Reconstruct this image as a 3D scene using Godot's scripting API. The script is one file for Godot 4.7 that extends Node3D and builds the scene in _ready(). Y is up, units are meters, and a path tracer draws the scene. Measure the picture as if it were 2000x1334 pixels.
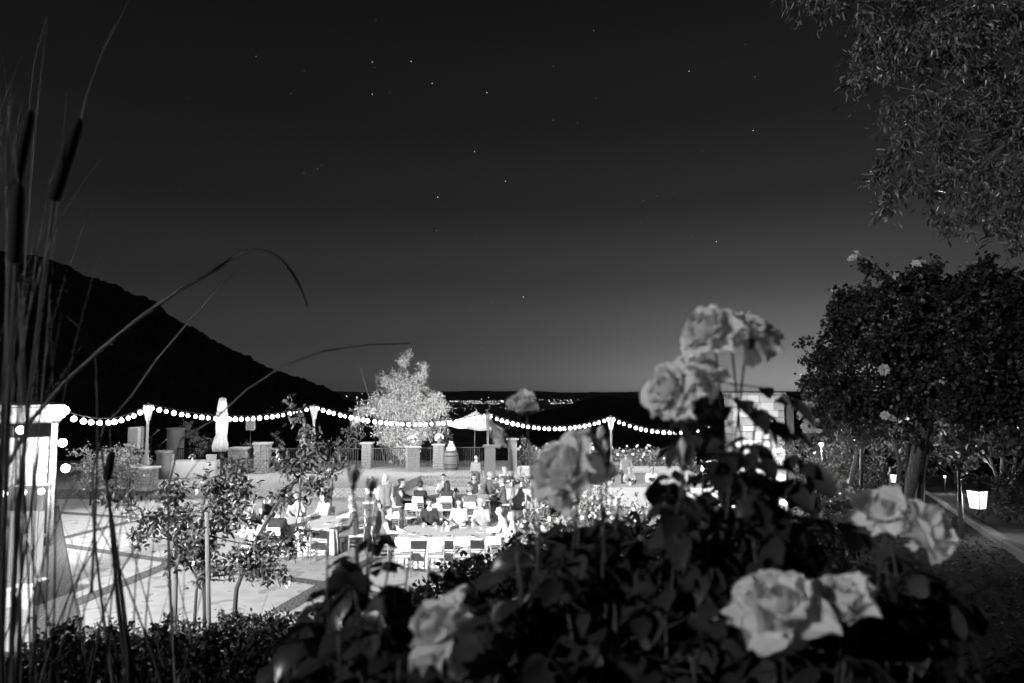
extends Node3D

var R := RandomNumberGenerator.new()
var M := {}
var names := {}


# ---------------------------------------------------------------- naming
func numbered(p: Node, n: String) -> String:
	var key := "%d/%s" % [p.get_instance_id(), n]
	var k: int = names.get(key, 0)
	names[key] = k + 1
	return n if k == 0 else "%s_%03d" % [n, k]


func tag(o: Node, label: String, category := "", group := "", kind := "") -> Node:
	if label: o.set_meta("label", label)
	if category: o.set_meta("category", category)
	if group: o.set_meta("group", group)
	if kind: o.set_meta("kind", kind)
	return o


func thing(n: String, label: String, category: String, at := Vector3.ZERO, turn := 0.0, group := "") -> Node3D:
	var o := Node3D.new()
	o.name = numbered(self, n)
	add_child(o, true)
	o.position = at
	o.rotation_degrees.y = turn
	tag(o, label, category, group)
	return o


func part(n: String, mesh: Mesh, mat: Material, parent: Node, xf := Transform3D()) -> MeshInstance3D:
	var o := MeshInstance3D.new()
	o.mesh = mesh
	o.material_override = mat
	o.name = numbered(parent, n)
	parent.add_child(o, true)
	o.transform = xf
	return o


func single(n: String, mesh: Mesh, mat: Material, label: String, category: String, group := "", xf := Transform3D()) -> MeshInstance3D:
	var o := part(n, mesh, mat, self, xf)
	tag(o, label, category, group)
	return o


func setting(n: String, mesh: Mesh, mat: Material) -> MeshInstance3D:
	var o := part(n, mesh, mat, self)
	o.set_meta("kind", "structure")
	return o


func dup(o: Node3D, label: String, at: Vector3, turn: float, group := "") -> Node3D:
	var base: String = String(o.name).rstrip("0123456789").trim_suffix("_")
	var c: Node3D = o.duplicate()
	c.name = numbered(self, base)
	add_child(c, true)
	c.position = at
	c.rotation_degrees = Vector3(0, turn, 0)
	tag(c, label)
	if group: c.set_meta("group", group)
	return c


# ---------------------------------------------------------------- shapes
class MB:
	var st := SurfaceTool.new()

	func _init() -> void:
		st.begin(Mesh.PRIMITIVE_TRIANGLES)
		st.set_smooth_group(0)

	func flat() -> MB:
		st.set_smooth_group(-1)
		return self

	func smooth() -> MB:
		st.set_smooth_group(0)
		return self

	func tri(a: Vector3, b: Vector3, c: Vector3, out: Vector3) -> void:
		st.add_vertex(a)
		if (a - c).cross(a - b).dot(out) < 0.0:
			st.add_vertex(c)
			st.add_vertex(b)
		else:
			st.add_vertex(b)
			st.add_vertex(c)

	func quad(a: Vector3, b: Vector3, c: Vector3, d: Vector3, out: Vector3) -> void:
		tri(a, b, c, out)
		tri(a, c, d, out)

	func box(c: Vector3, s: Vector3, bs := Basis()) -> MB:
		st.set_smooth_group(-1)
		var h := s * 0.5
		for ax in 3:
			for sg in [-1.0, 1.0]:
				var n := Vector3.ZERO
				n[ax] = sg
				var u := Vector3.ZERO
				u[(ax + 1) % 3] = h[(ax + 1) % 3]
				var v := Vector3.ZERO
				v[(ax + 2) % 3] = h[(ax + 2) % 3]
				var m := n * h
				quad(c + bs * (m - u - v), c + bs * (m + u - v), c + bs * (m + u + v), c + bs * (m - u + v), bs * n)
		return self

	# box with chamfered edges
	func cbox(c: Vector3, s: Vector3, ch: float, bs := Basis()) -> MB:
		st.set_smooth_group(-1)
		var h := s * 0.5
		var k: float = min(ch, min(h.x, min(h.y, h.z)) * 0.6)
		for ax in 3:
			var b1 := (ax + 1) % 3
			var b2 := (ax + 2) % 3
			for sg in [-1.0, 1.0]:
				var n := Vector3.ZERO
				n[ax] = sg
				var p: Array[Vector3] = []
				for q in [[-1, -1], [1, -1], [1, 1], [-1, 1]]:
					var w := Vector3.ZERO
					w[ax] = sg * h[ax]
					w[b1] = q[0] * (h[b1] - k)
					w[b2] = q[1] * (h[b2] - k)
					p.append(c + bs * w)
				quad(p[0], p[1], p[2], p[3], bs * n)
			# edges parallel to ax
			for s1 in [-1.0, 1.0]:
				for s2 in [-1.0, 1.0]:
					var e: Array[Vector3] = []
					for q in [[-1, 0], [1, 0], [1, 1], [-1, 1]]:
						var w := Vector3.ZERO
						w[ax] = q[0] * (h[ax] - k)
						w[b1] = s1 * (h[b1] - (k if q[1] == 0 else 0.0))
						w[b2] = s2 * (h[b2] - (0.0 if q[1] == 0 else k))
						e.append(c + bs * w)
					var on := Vector3.ZERO
					on[b1] = s1
					on[b2] = s2
					quad(e[0], e[1], e[2], e[3], bs * on)
		for sx in [-1.0, 1.0]:
			for sy in [-1.0, 1.0]:
				for sz in [-1.0, 1.0]:
					var sv := Vector3(sx, sy, sz)
					tri(c + bs * (sv * Vector3(h.x, h.y - k, h.z - k)), c + bs * (sv * Vector3(h.x - k, h.y, h.z - k)), c + bs * (sv * Vector3(h.x - k, h.y - k, h.z)), bs * sv)
		return self

	func tube(pts: Array, radii: Array, sides := 6, flatten := 1.0) -> MB:
		st.set_smooth_group(0)
		var prev: Array[Vector3] = []
		var n: int = pts.size()
		var ref := Vector3(0.93, 0.2, 0.31)
		for i in n:
			var p: Vector3 = pts[i]
			var d: Vector3 = (pts[min(i + 1, n - 1)] - pts[max(i - 1, 0)]).normalized()
			if abs(d.dot(ref)) > 0.95: ref = Vector3(0.9, 0.3, 0.1)
			var u := (ref - d * d.dot(ref)).normalized()
			ref = u
			var v := d.cross(u)
			var r: float = radii[min(i, radii.size() - 1)]
			var ring: Array[Vector3] = []
			for s in sides:
				var a := TAU * s / sides
				ring.append(p + u * cos(a) * r + v * sin(a) * r * flatten)
			if i > 0:
				for s in sides:
					var t := (s + 1) % sides
					quad(prev[s], prev[t], ring[t], ring[s], ring[s] + ring[t] - 2.0 * p + prev[s] + prev[t] - 2.0 * pts[i - 1])
			if i == 0 or i == n - 1:
				var o: Vector3 = -d if i == 0 else d
				for s in range(1, sides - 1):
					tri(ring[0], ring[s], ring[s + 1], o)
			prev = ring
		return self

	# profile: Vector2(r, y) going up; fold: radius change f(angle, t)
	func lathe(profile: Array, segs := 16, c := Vector3.ZERO, folds := 0, depth := 0.0, is_flat := false, oval := 1.0) -> MB:
		st.set_smooth_group(-1 if is_flat else 0)
		var n: int = profile.size()
		for i in n - 1:
			var p0: Vector2 = profile[i]
			var p1: Vector2 = profile[i + 1]
			var nr := Vector2(p1.y - p0.y, p0.x - p1.x)
			for s in segs:
				var q: Array[Vector3] = []
				for w in [[p0, s, i], [p0, s + 1, i], [p1, s + 1, i + 1], [p1, s, i + 1]]:
					var a: float = TAU * (int(w[1]) % segs) / segs
					var r: float = w[0].x * (1.0 + depth * sin(a * folds + 0.8 * sin(a * 3.0)) * float(n - 1 - int(w[2])) / (n - 1))
					q.append(c + Vector3(cos(a) * r, w[0].y, sin(a) * r * oval))
				var am := TAU * (s + 0.5) / segs
				quad(q[0], q[1], q[2], q[3], Vector3(cos(am) * nr.x, nr.y, sin(am) * nr.x))
		return self

	func done() -> ArrayMesh:
		st.generate_normals()
		st.index()
		return st.commit()


func aim(p: Vector3, d: Vector3, up: Vector3, s := 1.0) -> Transform3D:
	var z := d.normalized()
	var x := up.cross(z)
	if x.length() < 0.01: x = Vector3(1, 0.1, 0).cross(z)
	x = x.normalized()
	return Transform3D(Basis(x * s, z.cross(x) * s, z * s), p)


func rv(s := 1.0) -> Vector3:
	return Vector3(R.randf_range(-1, 1), R.randf_range(-1, 1), R.randf_range(-1, 1)) * s


func rdir() -> Vector3:
	var v := rv()
	while v.length() > 1.0 or v.length() < 0.1: v = rv()
	return v.normalized()


# a leaf along +z from its base, upper face towards +y
func leaf(length: float, width: float, fold: float, curl: float, n := 4, teeth := 0.0, belly := 0.8) -> ArrayMesh:
	var b := MB.new()
	var prev: Array[Vector3] = []
	for i in n + 1:
		var t := float(i) / n
		var w: float = width * 0.5 * pow(sin(PI * clamp(pow(t, belly), 0.0, 1.0)), 0.8)
		if i == n: w = 0.0
		elif teeth > 0.0: w *= 1.0 + (teeth if i % 2 else -teeth)
		var y: float = -curl * length * t * t
		var row: Array[Vector3] = [Vector3(-w, y + w * fold, t * length), Vector3(0, y, t * length), Vector3(w, y + w * fold, t * length)]
		if i:
			for k in 2:
				b.quad(prev[k], prev[k + 1], row[k + 1], row[k], Vector3.UP)
		prev = row
	return b.done()


func scatter(n: String, parent: Node, mesh: Mesh, mat: Material, xf: Array, lo := 0.6, hi := 1.3) -> MultiMeshInstance3D:
	var mm := MultiMesh.new()
	mm.transform_format = MultiMesh.TRANSFORM_3D
	mm.use_colors = true
	mm.mesh = mesh
	mm.instance_count = xf.size()
	for i in xf.size():
		mm.set_instance_transform(i, xf[i])
		var g := R.randf_range(lo, hi)
		mm.set_instance_color(i, Color(g, g, g))
	var o := MultiMeshInstance3D.new()
	o.multimesh = mm
	o.material_override = mat
	o.name = numbered(parent, n)
	parent.add_child(o, true)
	o.set_meta("kind", "stuff")
	return o


# ---------------------------------------------------------------- materials
func grain(freq: float, octaves: int, seed_: int, lo: float, hi: float, size := 256, kind := FastNoiseLite.TYPE_SIMPLEX_SMOOTH) -> ImageTexture:
	var n := FastNoiseLite.new()
	n.seed = seed_
	n.noise_type = kind
	n.frequency = freq
	n.fractal_octaves = octaves
	var im := n.get_seamless_image(size, size)
	im.convert(Image.FORMAT_RGB8)
	for y in size:
		for x in size:
			var v: float = lerp(lo, hi, im.get_pixel(x, y).r)
			im.set_pixel(x, y, Color(v, v, v))
	return ImageTexture.create_from_image(im)


# worn concrete: broad tone, speckle, and a few stains with soft edges
func paving_grain() -> ImageTexture:
	var a := FastNoiseLite.new()
	a.seed = 21
	a.frequency = 0.012
	a.fractal_octaves = 4
	var b := FastNoiseLite.new()
	b.seed = 22
	b.frequency = 0.35
	b.fractal_octaves = 2
	var ia := a.get_seamless_image(512, 512)
	var ib := b.get_seamless_image(512, 512)
	var im := Image.create(512, 512, false, Image.FORMAT_RGB8)
	for y in 512:
		for x in 512:
			var u := ia.get_pixel(x, y).r
			var v: float = 0.8 + 0.16 * u + 0.12 * (ib.get_pixel(x, y).r - 0.5) - 0.22 * smoothstep(0.66, 0.8, u)
			im.set_pixel(x, y, Color(v, v, v))
	return ImageTexture.create_from_image(im)


func mat(id: String, g: float, rough := 0.8, tex := "", scale := 1.0, bump := 0.0, more := {}) -> StandardMaterial3D:
	var m := StandardMaterial3D.new()
	m.resource_name = id
	m.albedo_color = Color(g, g, g).linear_to_srgb()
	m.roughness = rough
	if tex:
		m.albedo_texture = M[tex]
		m.uv1_triplanar = true
		m.uv1_world_triplanar = true
		m.uv1_scale = Vector3.ONE * scale
		if bump > 0.0:
			m.heightmap_enabled = true
			m.heightmap_texture = M[tex]
			m.heightmap_scale = bump
	for k in more:
		m.set(k, more[k])
	M[id] = m
	return m


func glow(id: String, e: float) -> StandardMaterial3D:
	var m := StandardMaterial3D.new()
	m.resource_name = id
	m.albedo_color = Color(0.9, 0.9, 0.9)
	m.emission_enabled = true
	m.emission = Color.WHITE
	m.emission_energy_multiplier = e
	M[id] = m
	return m


func lamp(parent: Node, at: Vector3, e: float, size: float) -> OmniLight3D:
	var l := OmniLight3D.new()
	l.light_energy = e
	l.light_size = size
	l.omni_range = 60.0
	l.omni_attenuation = 2.0
	l.shadow_enabled = true
	l.name = numbered(parent, "light")
	parent.add_child(l, true)
	l.position = at
	return l


func make_materials() -> void:
	M["fine"] = grain(0.06, 4, 3, 0.55, 1.0)
	M["coarse"] = grain(0.015, 5, 5, 0.45, 1.0)
	M["mild"] = grain(0.02, 5, 15, 0.78, 1.0)
	M["paving"] = paving_grain()
	M["cells"] = grain(0.05, 2, 9, 0.3, 1.0, 256, FastNoiseLite.TYPE_CELLULAR)
	var lf := {"vertex_color_use_as_albedo": true, "backlight_enabled": true, "backlight": Color(0.25, 0.25, 0.25)}
	mat("concrete", 0.5, 0.85, "paving", 0.22, 0.06)
	mat("band", 0.22, 0.9, "cells", 1.6, 0.5)
	mat("terrace", 0.4, 0.85, "fine", 0.5, 0.2)
	mat("soil", 0.028, 0.95, "fine", 2.6, 2.0)
	mat("hill", 0.03, 1.0, "coarse", 0.01)
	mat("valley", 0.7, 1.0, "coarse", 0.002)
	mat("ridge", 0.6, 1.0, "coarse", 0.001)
	mat("path", 0.16, 0.9, "fine", 0.7, 0.3)
	mat("kerb", 0.22, 0.85, "fine", 1.5, 0.2)
	mat("stone", 0.34, 0.85, "fine", 2.0, 0.8)
	mat("stone_dark", 0.22, 0.85, "fine", 2.3, 0.8)
	mat("stone_pale", 0.45, 0.85, "fine", 1.7, 0.8)
	mat("mortar", 0.2, 0.95, "fine", 3.0, 0.3)
	mat("cap", 0.5, 0.8, "fine", 1.2, 0.2)
	mat("boulder", 0.4, 0.9, "coarse", 1.3, 2.0)
	mat("iron", 0.05, 0.45, "fine", 2.0, 0.0, {"metallic": 0.3})
	mat("grey_metal", 0.14, 0.5)
	mat("cloth", 0.82, 0.9, "fine", 3.0, 0.1, {"rim_enabled": true, "rim": 0.3})
	mat("pad", 0.8, 0.85)
	mat("tuft", 0.12, 0.8)
	mat("chair_wood", 0.35, 0.4, "fine", 3.0, 0.0)
	mat("dark_wood", 0.04, 0.5)
	mat("white_paint", 0.6, 0.5, "fine", 1.0, 0.05)
	mat("grey_paint", 0.27, 0.7, "fine", 2.0, 0.1)
	mat("dark", 0.02, 0.7)
	mat("stucco", 0.5, 0.9, "fine", 1.5, 0.4)
	mat("barrel_wood", 0.25, 0.7, "fine", 2.5, 0.3)
	mat("pot", 0.26, 0.7, "fine", 1.2, 0.1)
	mat("canvas", 0.5, 0.9, "fine", 4.0, 0.05)
	mat("person", 1.0, 0.8, "", 1, 0, {"vertex_color_use_as_albedo": true})
	mat("hair_dark", 0.03, 0.55)
	mat("hair_fair", 0.4, 0.55)
	mat("hair_grey", 0.22, 0.6)
	mat("china", 0.8, 0.25)
	mat("glass", 0.9, 0.05, "", 1, 0, {"transparency": BaseMaterial3D.TRANSPARENCY_ALPHA, "albedo_color": Color(1, 1, 1, 0.18)})
	mat("bark", 0.5, 0.9, "cells", 5.0, 0.8)
	mat("bark_dark", 0.05, 0.9, "cells", 6.0, 0.5)
	mat("stake", 0.13, 0.85, "fine", 6.0, 0.3)
	mat("rubber", 0.02, 0.6)
	mat("leaf_dark", 0.04, 0.42, "", 1, 0, lf)
	mat("leaf_mid", 0.1, 0.36, "", 1, 0, lf)
	mat("leaf_willow", 0.085, 0.3, "", 1, 0, lf)
	mat("leaf_pale", 0.55, 0.6, "", 1, 0, lf)
	mat("leaf_shrub", 0.22, 0.6, "", 1, 0, lf)
	mat("rose_leaf", 0.04, 0.27, "", 1, 0, {"backlight_enabled": true, "backlight": Color(0.1, 0.1, 0.1)})
	mat("rose_leaf_light", 0.06, 0.3, "", 1, 0, {"backlight_enabled": true, "backlight": Color(0.12, 0.12, 0.12)})
	mat("cane", 0.06, 0.5)
	mat("petal", 0.85, 0.7, "", 1, 0, {"backlight_enabled": true, "backlight": Color(0.6, 0.6, 0.6)})
	mat("petal_far", 0.8, 0.8, "", 1, 0, lf)
	mat("reed", 0.05, 0.5, "", 1, 0, {"backlight_enabled": true, "backlight": Color(0.12, 0.12, 0.12)})
	mat("reed_dark", 0.025, 0.6)
	mat("cattail", 0.02, 0.95, "fine", 40.0, 0.05, {"rim_enabled": true, "rim": 0.2})
	glow("bulb_glow", 14.0)
	glow("flood_glow", 40.0)
	glow("lantern_glow", 3.0)
	glow("path_glow", 2.5)
	glow("panel_glow", 12.0)
	glow("town_glow", 3.0)
	glow("star_glow", 1.3)
	glow("star_faint_glow", 0.45)


# ---------------------------------------------------------------- terrain
func ground_y(x: float, z: float) -> float:
	var d := -z
	if d > 39.0 or d < -30.0 or abs(x) > 60.0:
		var e: float = max(0.0, d - 39.0) + max(0.0, abs(x) - 60.0) * 0.5
		var base := 0.0 if d > 5.0 else 3.0
		if d > 39.0: return -0.15 - 118.0 * smoothstep(0.0, 1.0, min(1.0, e / 420.0)) - 3.0 * smoothstep(0.0, 8.0, e)
		return base - 0.1 - 60.0 * smoothstep(0.0, 400.0, e)
	var left: float = clamp(3.0 - 0.36 * (d - 3.5), -0.15, 3.0)
	var right: float = clamp(3.6 - 0.11 * d, -0.15, 3.0)
	var az: float = x / max(d, 2.0)
	var k: float = smoothstep(0.3, 0.46, az)
	k = lerp(1.0, k, smoothstep(2.5, 5.0, d))
	var y: float = lerp(left, right, k)
	var e2: float = smoothstep(28.0, 39.0, d)
	return lerp(y, min(y, -0.15), e2)


func make_terrain() -> void:
	var xs: Array[float] = []
	var zs: Array[float] = []
	for i in range(-72, 73):
		var u := i / 72.0
		xs.append(u * 50.0 + pow(abs(u), 5.0) * 9000.0 * sign(u))
	for i in 150:
		var u := i / 149.0
		zs.append(8.0 - u * 62.0 - pow(u, 6.0) * 13500.0)
	zs.insert(0, 60.0)
	zs.insert(0, 600.0)
	var st := SurfaceTool.new()
	st.begin(Mesh.PRIMITIVE_TRIANGLES)
	st.set_smooth_group(0)
	for z in zs:
		for x in xs:
			st.add_vertex(Vector3(x, ground_y(x, z), z))
	var w := xs.size()
	for j in zs.size() - 1:
		for i in w - 1:
			var a := j * w + i
			for q in [a, a + w, a + 1, a + 1, a + w, a + w + 1]: st.add_index(q)
	st.generate_normals()
	var m := st.commit()
	setting("ground", m, M.soil)


# a ridge: crest points from left to right, a slope towards the viewer and one behind
func ridge(n: String, crest: Array, m: Material, toward: float, down: float, rough: float) -> Array:
	var b := MB.new()
	var noise := FastNoiseLite.new()
	noise.seed = 11
	noise.frequency = 1.0
	var fine: Array[Vector3] = []
	for i in crest.size() - 1:
		for k in 14:
			fine.append(crest[i].lerp(crest[i + 1], k / 14.0))
	fine.append(crest[-1])
	var rows := 9
	var prev: Array[Vector3] = []
	for i in fine.size():
		var p: Vector3 = fine[i]
		var col: Array[Vector3] = []
		var out := Vector3(-p.x, 0, -p.z).normalized()
		for j in range(-2, rows):
			var t := float(j) / (rows - 1)
			var q := p + out * toward * t
			q.y = p.y - down * (pow(abs(t), 1.15))
			q.y += noise.get_noise_2d(q.x * 0.9 / rough * 0.05, q.z * 0.05 / rough) * rough * (1.0 if j != 0 else 0.6)
			col.append(q)
		if i:
			for j in col.size() - 1:
				b.quad(prev[j], col[j], col[j + 1], prev[j + 1], Vector3.UP)
		prev = col
	setting(n, b.done(), m)
	return fine


# ---------------------------------------------------------------- people
# prims: [a, b, ra, rb, colour]; one field, meshed as surface nets with the colour of the nearest bone
func nets(st: SurfaceTool, prims: Array, h: float, k: float) -> void:
	var lo := Vector3.ONE * 1e6
	var hi := -lo
	for p in prims:
		var r: float = max(p[2], p[3]) + h * 2.5
		lo = lo.min(p[0].min(p[1]) - Vector3.ONE * r)
		hi = hi.max(p[0].max(p[1]) + Vector3.ONE * r)
	var nx := int((hi.x - lo.x) / h) + 2
	var ny := int((hi.y - lo.y) / h) + 2
	var nz := int((hi.z - lo.z) / h) + 2
	var field := PackedFloat32Array()
	field.resize(nx * ny * nz)
	field.fill(1.0)
	var best := field.duplicate()
	var who := PackedInt32Array()
	who.resize(nx * ny * nz)
	for pi in prims.size():
		var p = prims[pi]
		var a: Vector3 = p[0]
		var ab: Vector3 = p[1] - a
		var l2: float = max(ab.length_squared(), 1e-9)
		var ra: float = p[2]
		var rb: float = p[3]
		var m: float = max(ra, rb) + max(k, h * 2.0)
		var c0 := (a.min(p[1]) - Vector3.ONE * m - lo) / h
		var c1 := (a.max(p[1]) + Vector3.ONE * m - lo) / h
		for z in range(max(0, int(c0.z)), min(nz, int(c1.z) + 2)):
			for y in range(max(0, int(c0.y)), min(ny, int(c1.y) + 2)):
				var at := (z * ny + y) * nx
				for x in range(max(0, int(c0.x)), min(nx, int(c1.x) + 2)):
					var q := lo + Vector3(x, y, z) * h - a
					var t: float = clampf(q.dot(ab) / l2, 0.0, 1.0)
					var d: float = (q - ab * t).length() - lerpf(ra, rb, t)
					var f := field[at + x]
					var e: float = maxf(k - absf(d - f), 0.0) / k
					field[at + x] = minf(d, f) - e * e * k * 0.25
					if d < best[at + x]:
						best[at + x] = d
						who[at + x] = pi
	var ids := {}
	var vs := PackedVector3Array()
	var cs: Array[Color] = []
	var sx := [0, 1, nx, nx + 1, nx * ny, nx * ny + 1, nx * ny + nx, nx * ny + nx + 1]
	var edges := [[0, 1], [2, 3], [4, 5], [6, 7], [0, 2], [1, 3], [4, 6], [5, 7], [0, 4], [1, 5], [2, 6], [3, 7]]
	for z in nz - 1:
		for y in ny - 1:
			var row := (z * ny + y) * nx
			for x in nx - 1:
				var i := row + x
				var s := int(field[i] < 0.0) + int(field[i + 1] < 0.0) + int(field[i + nx] < 0.0) + int(field[i + nx + 1] < 0.0)
				var j := i + nx * ny
				s += int(field[j] < 0.0) + int(field[j + 1] < 0.0) + int(field[j + nx] < 0.0) + int(field[j + nx + 1] < 0.0)
				if s == 0 or s == 8: continue
				var sum := Vector3.ZERO
				var n := 0
				for e in edges:
					var fa := field[i + sx[e[0]]]
					var fb := field[i + sx[e[1]]]
					if (fa < 0.0) != (fb < 0.0):
						var t := fa / (fa - fb)
						var pa := Vector3(e[0] & 1, (e[0] >> 1) & 1, e[0] >> 2)
						var pb := Vector3(e[1] & 1, (e[1] >> 1) & 1, e[1] >> 2)
						sum += pa.lerp(pb, t)
						n += 1
				ids[i] = vs.size()
				vs.append(lo + (Vector3(x, y, z) + sum / n) * h)
				var bi := i
				for o in sx:
					if best[i + o] < best[bi]: bi = i + o
				cs.append(prims[who[bi]][4])
	for i in ids:
		for ax in 3:
			var step: int = [1, nx, nx * ny][ax]
			var u: int = [nx, nx * ny, 1][ax]
			var v: int = [nx * ny, 1, nx][ax]
			var inside := field[i] < 0.0
			if i + step >= field.size() or inside == (field[i + step] < 0.0): continue
			var q := [i, i - u, i - u - v, i - v]
			if not (ids.has(q[1]) and ids.has(q[2]) and ids.has(q[3])): continue
			var order := [0, 1, 2, 0, 2, 3] if not inside else [0, 2, 1, 0, 3, 2]
			for o in order:
				var id: int = ids[q[o]]
				st.set_color(cs[id])
				st.add_vertex(vs[id])


func grey(g: float) -> Color:
	return Color(g, g, g)


func hand_prims(w: Vector3, d: Vector3, up: Vector3, side: float, c: Color) -> Array:
	var s := d.cross(up).normalized()
	var a := []
	for i in 4:
		var o := s * (i - 1.5) * 0.02
		a.append([w, w + d * 0.085 + o, 0.02, 0.013, c])
		var ln: float = [0.038, 0.046, 0.043, 0.034][i if side > 0 else 3 - i]
		var m := w + d * (0.09 + ln) + o * 1.15
		a.append([w + d * 0.085 + o, m, 0.0095, 0.009, c])
		a.append([m, m + d * ln * 0.7 - up * ln * 0.6 + o * 0.05, 0.009, 0.0078, c])
	var tb := w + d * 0.035 - s * side * 0.028
	a.append([tb, tb + d * 0.03 - s * side * 0.03, 0.014, 0.011, c])
	a.append([tb + d * 0.03 - s * side * 0.03, tb + d * 0.062 - s * side * 0.034 - up * 0.01, 0.011, 0.009, c])
	return a


# pose: "sit" or "stand"; clothes: top, sleeve, bottom, shoe, skin greys; skirt: long dress
func person_mesh(pose: String, top: float, sleeve: float, bottom: float, skirt := false, lean := 0.06, skin := 0.42, reach := 0.3, bare := false, collar := false) -> ArrayMesh:
	var st := SurfaceTool.new()
	st.begin(Mesh.PRIMITIVE_TRIANGLES)
	st.set_smooth_group(0)
	var T := grey(top)
	var S := grey(sleeve)
	var B := grey(bottom)
	var K := grey(skin)
	var sit := pose == "sit"
	var hip := 0.55 if sit else 0.95
	var p := []
	var ch := Vector3(0, hip + 0.36, lean * 0.6)
	var nk := Vector3(0, hip + 0.56, lean)
	var hd := Vector3(0, hip + 0.72, lean + 0.03)
	for s in [-1.0, 1.0]:
		p.append([Vector3(s * 0.075, hip, 0), Vector3(s * 0.06, hip + 0.2, 0.01), 0.125, 0.105, B if not skirt else T])
		p.append([Vector3(s * 0.06, hip + 0.2, 0.01), ch + Vector3(s * 0.085, 0, 0), 0.105, 0.12, T])
		var sh := ch + Vector3(s * 0.165, 0.13, 0.0)
		p.append([ch + Vector3(s * 0.06, 0.1, 0), sh, 0.095, 0.068, T])
		var el := sh + (Vector3(s * 0.07, -0.24, 0.12) if sit else Vector3(s * 0.07, -0.29, -0.03))
		var wr := el + (Vector3(-s * 0.08, -0.03, reach - 0.05) if sit else Vector3(s * 0.0, -0.2, 0.16))
		p.append([sh, el, 0.06, 0.048, S if not bare else K])
		p.append([el, wr, 0.045, 0.032, S if not bare else K])
		var hk: Vector3 = Vector3(s * 0.1, hip - 0.02, 0.02)
		var kn: Vector3 = Vector3(s * 0.11, 0.5, 0.44) if sit else Vector3(s * 0.1, 0.5, 0.03)
		var an: Vector3 = Vector3(s * 0.11, 0.09, 0.42) if sit else Vector3(s * 0.11, 0.09, 0.0)
		if not (skirt and not sit):
			p.append([hk, kn, 0.088, 0.06, B])
			p.append([kn, an, 0.058, 0.04, K if skirt else B])
		else:
			p.append([hk, an, 0.11, 0.17, T])
		p.append([an + Vector3(0, -0.04, -0.03), an + Vector3(0, -0.05, 0.15), 0.042, 0.032, grey(0.03)])
	if skirt and sit:
		p.append([Vector3(0, hip - 0.02, 0.05), Vector3(0, 0.5, 0.42), 0.14, 0.15, T])
		p.append([Vector3(0, 0.48, 0.42), Vector3(0, 0.28, 0.44), 0.13, 0.16, T])
	p.append([ch + Vector3(0, 0.12, 0), nk, 0.08, 0.055, K if bare else T])
	p.append([nk - Vector3(0, 0.02, 0), hd - Vector3(0, 0.03, 0), 0.052, 0.05, K])
	if collar: p.append([nk - Vector3(0, 0.02, -0.01), nk + Vector3(0, 0.015, 0), 0.062, 0.06, grey(0.8)])
	nets(st, p, 0.018, 0.045)
	# head with face
	var f := []
	f.append([hd + Vector3(0, 0.035, -0.02), hd + Vector3(0, 0.035, 0.012), 0.089, 0.084, K])
	f.append([hd + Vector3(0, -0.02, 0.035), hd + Vector3(0, -0.078, 0.058), 0.062, 0.034, K])
	f.append([hd + Vector3(0, 0.02, 0.092), hd + Vector3(0, -0.022, 0.112), 0.009, 0.014, K])
	f.append([hd + Vector3(-0.02, -0.057, 0.089), hd + Vector3(0.02, -0.057, 0.089), 0.008, 0.008, grey(skin * 0.55)])
	for s in [-1.0, 1.0]:
		f.append([hd + Vector3(s * 0.034, 0.018, 0.083), hd + Vector3(s * 0.03, 0.018, 0.083), 0.009, 0.009, grey(0.06)])
		f.append([hd + Vector3(s * 0.05, 0.038, 0.082), hd + Vector3(s * 0.018, 0.04, 0.089), 0.007, 0.007, grey(skin * 0.4)])
		f.append([hd + Vector3(s * 0.088, 0.02, -0.005), hd + Vector3(s * 0.086, -0.012, 0.002), 0.016, 0.011, K])
	nets(st, f, 0.0085, 0.022)
	for s in [-1.0, 1.0]:
		var w: Vector3
		for q in p:
			pass
		var sh2 := ch + Vector3(s * 0.165, 0.13, 0.0)
		var el2 := sh2 + (Vector3(s * 0.07, -0.24, 0.12) if sit else Vector3(s * 0.07, -0.29, -0.03))
		w = el2 + (Vector3(-s * 0.08, -0.03, reach - 0.05) if sit else Vector3(s * 0.0, -0.2, 0.16))
		nets(st, hand_prims(w, (w - el2).normalized(), Vector3.UP, s, K), 0.0065, 0.009)
	st.generate_normals()
	st.index()
	return st.commit()


func hair_mesh(pose: String, style: String, lean := 0.06) -> ArrayMesh:
	var st := SurfaceTool.new()
	st.begin(Mesh.PRIMITIVE_TRIANGLES)
	st.set_smooth_group(0)
	var hip := 0.55 if pose == "sit" else 0.95
	var hd := Vector3(0, hip + 0.72, lean + 0.03)
	var c := Color.WHITE
	var p := [[hd + Vector3(0, 0.052, -0.035), hd + Vector3(0, 0.066, 0.0), 0.093, 0.084, c], [hd + Vector3(0, 0.0, -0.055), hd + Vector3(0, -0.04, -0.05), 0.07, 0.045, c]]
	if style == "long":
		p.append([hd + Vector3(0, 0.02, -0.06), hd + Vector3(0, -0.22, -0.08), 0.085, 0.075, c])
		for s in [-1.0, 1.0]: p.append([hd + Vector3(s * 0.07, 0.02, -0.02), hd + Vector3(s * 0.085, -0.17, -0.03), 0.04, 0.035, c])
	elif style == "bob":
		for s in [-1.0, 1.0]: p.append([hd + Vector3(s * 0.065, 0.03, -0.02), hd + Vector3(s * 0.075, -0.06, -0.01), 0.045, 0.035, c])
	elif style == "bun":
		p.append([hd + Vector3(0, 0.06, -0.12), hd + Vector3(0, 0.07, -0.13), 0.045, 0.045, c])
	nets(st, p, 0.013, 0.03)
	st.generate_normals()
	st.index()
	return st.commit()


var bodies := {}
var hairs := {}


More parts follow.
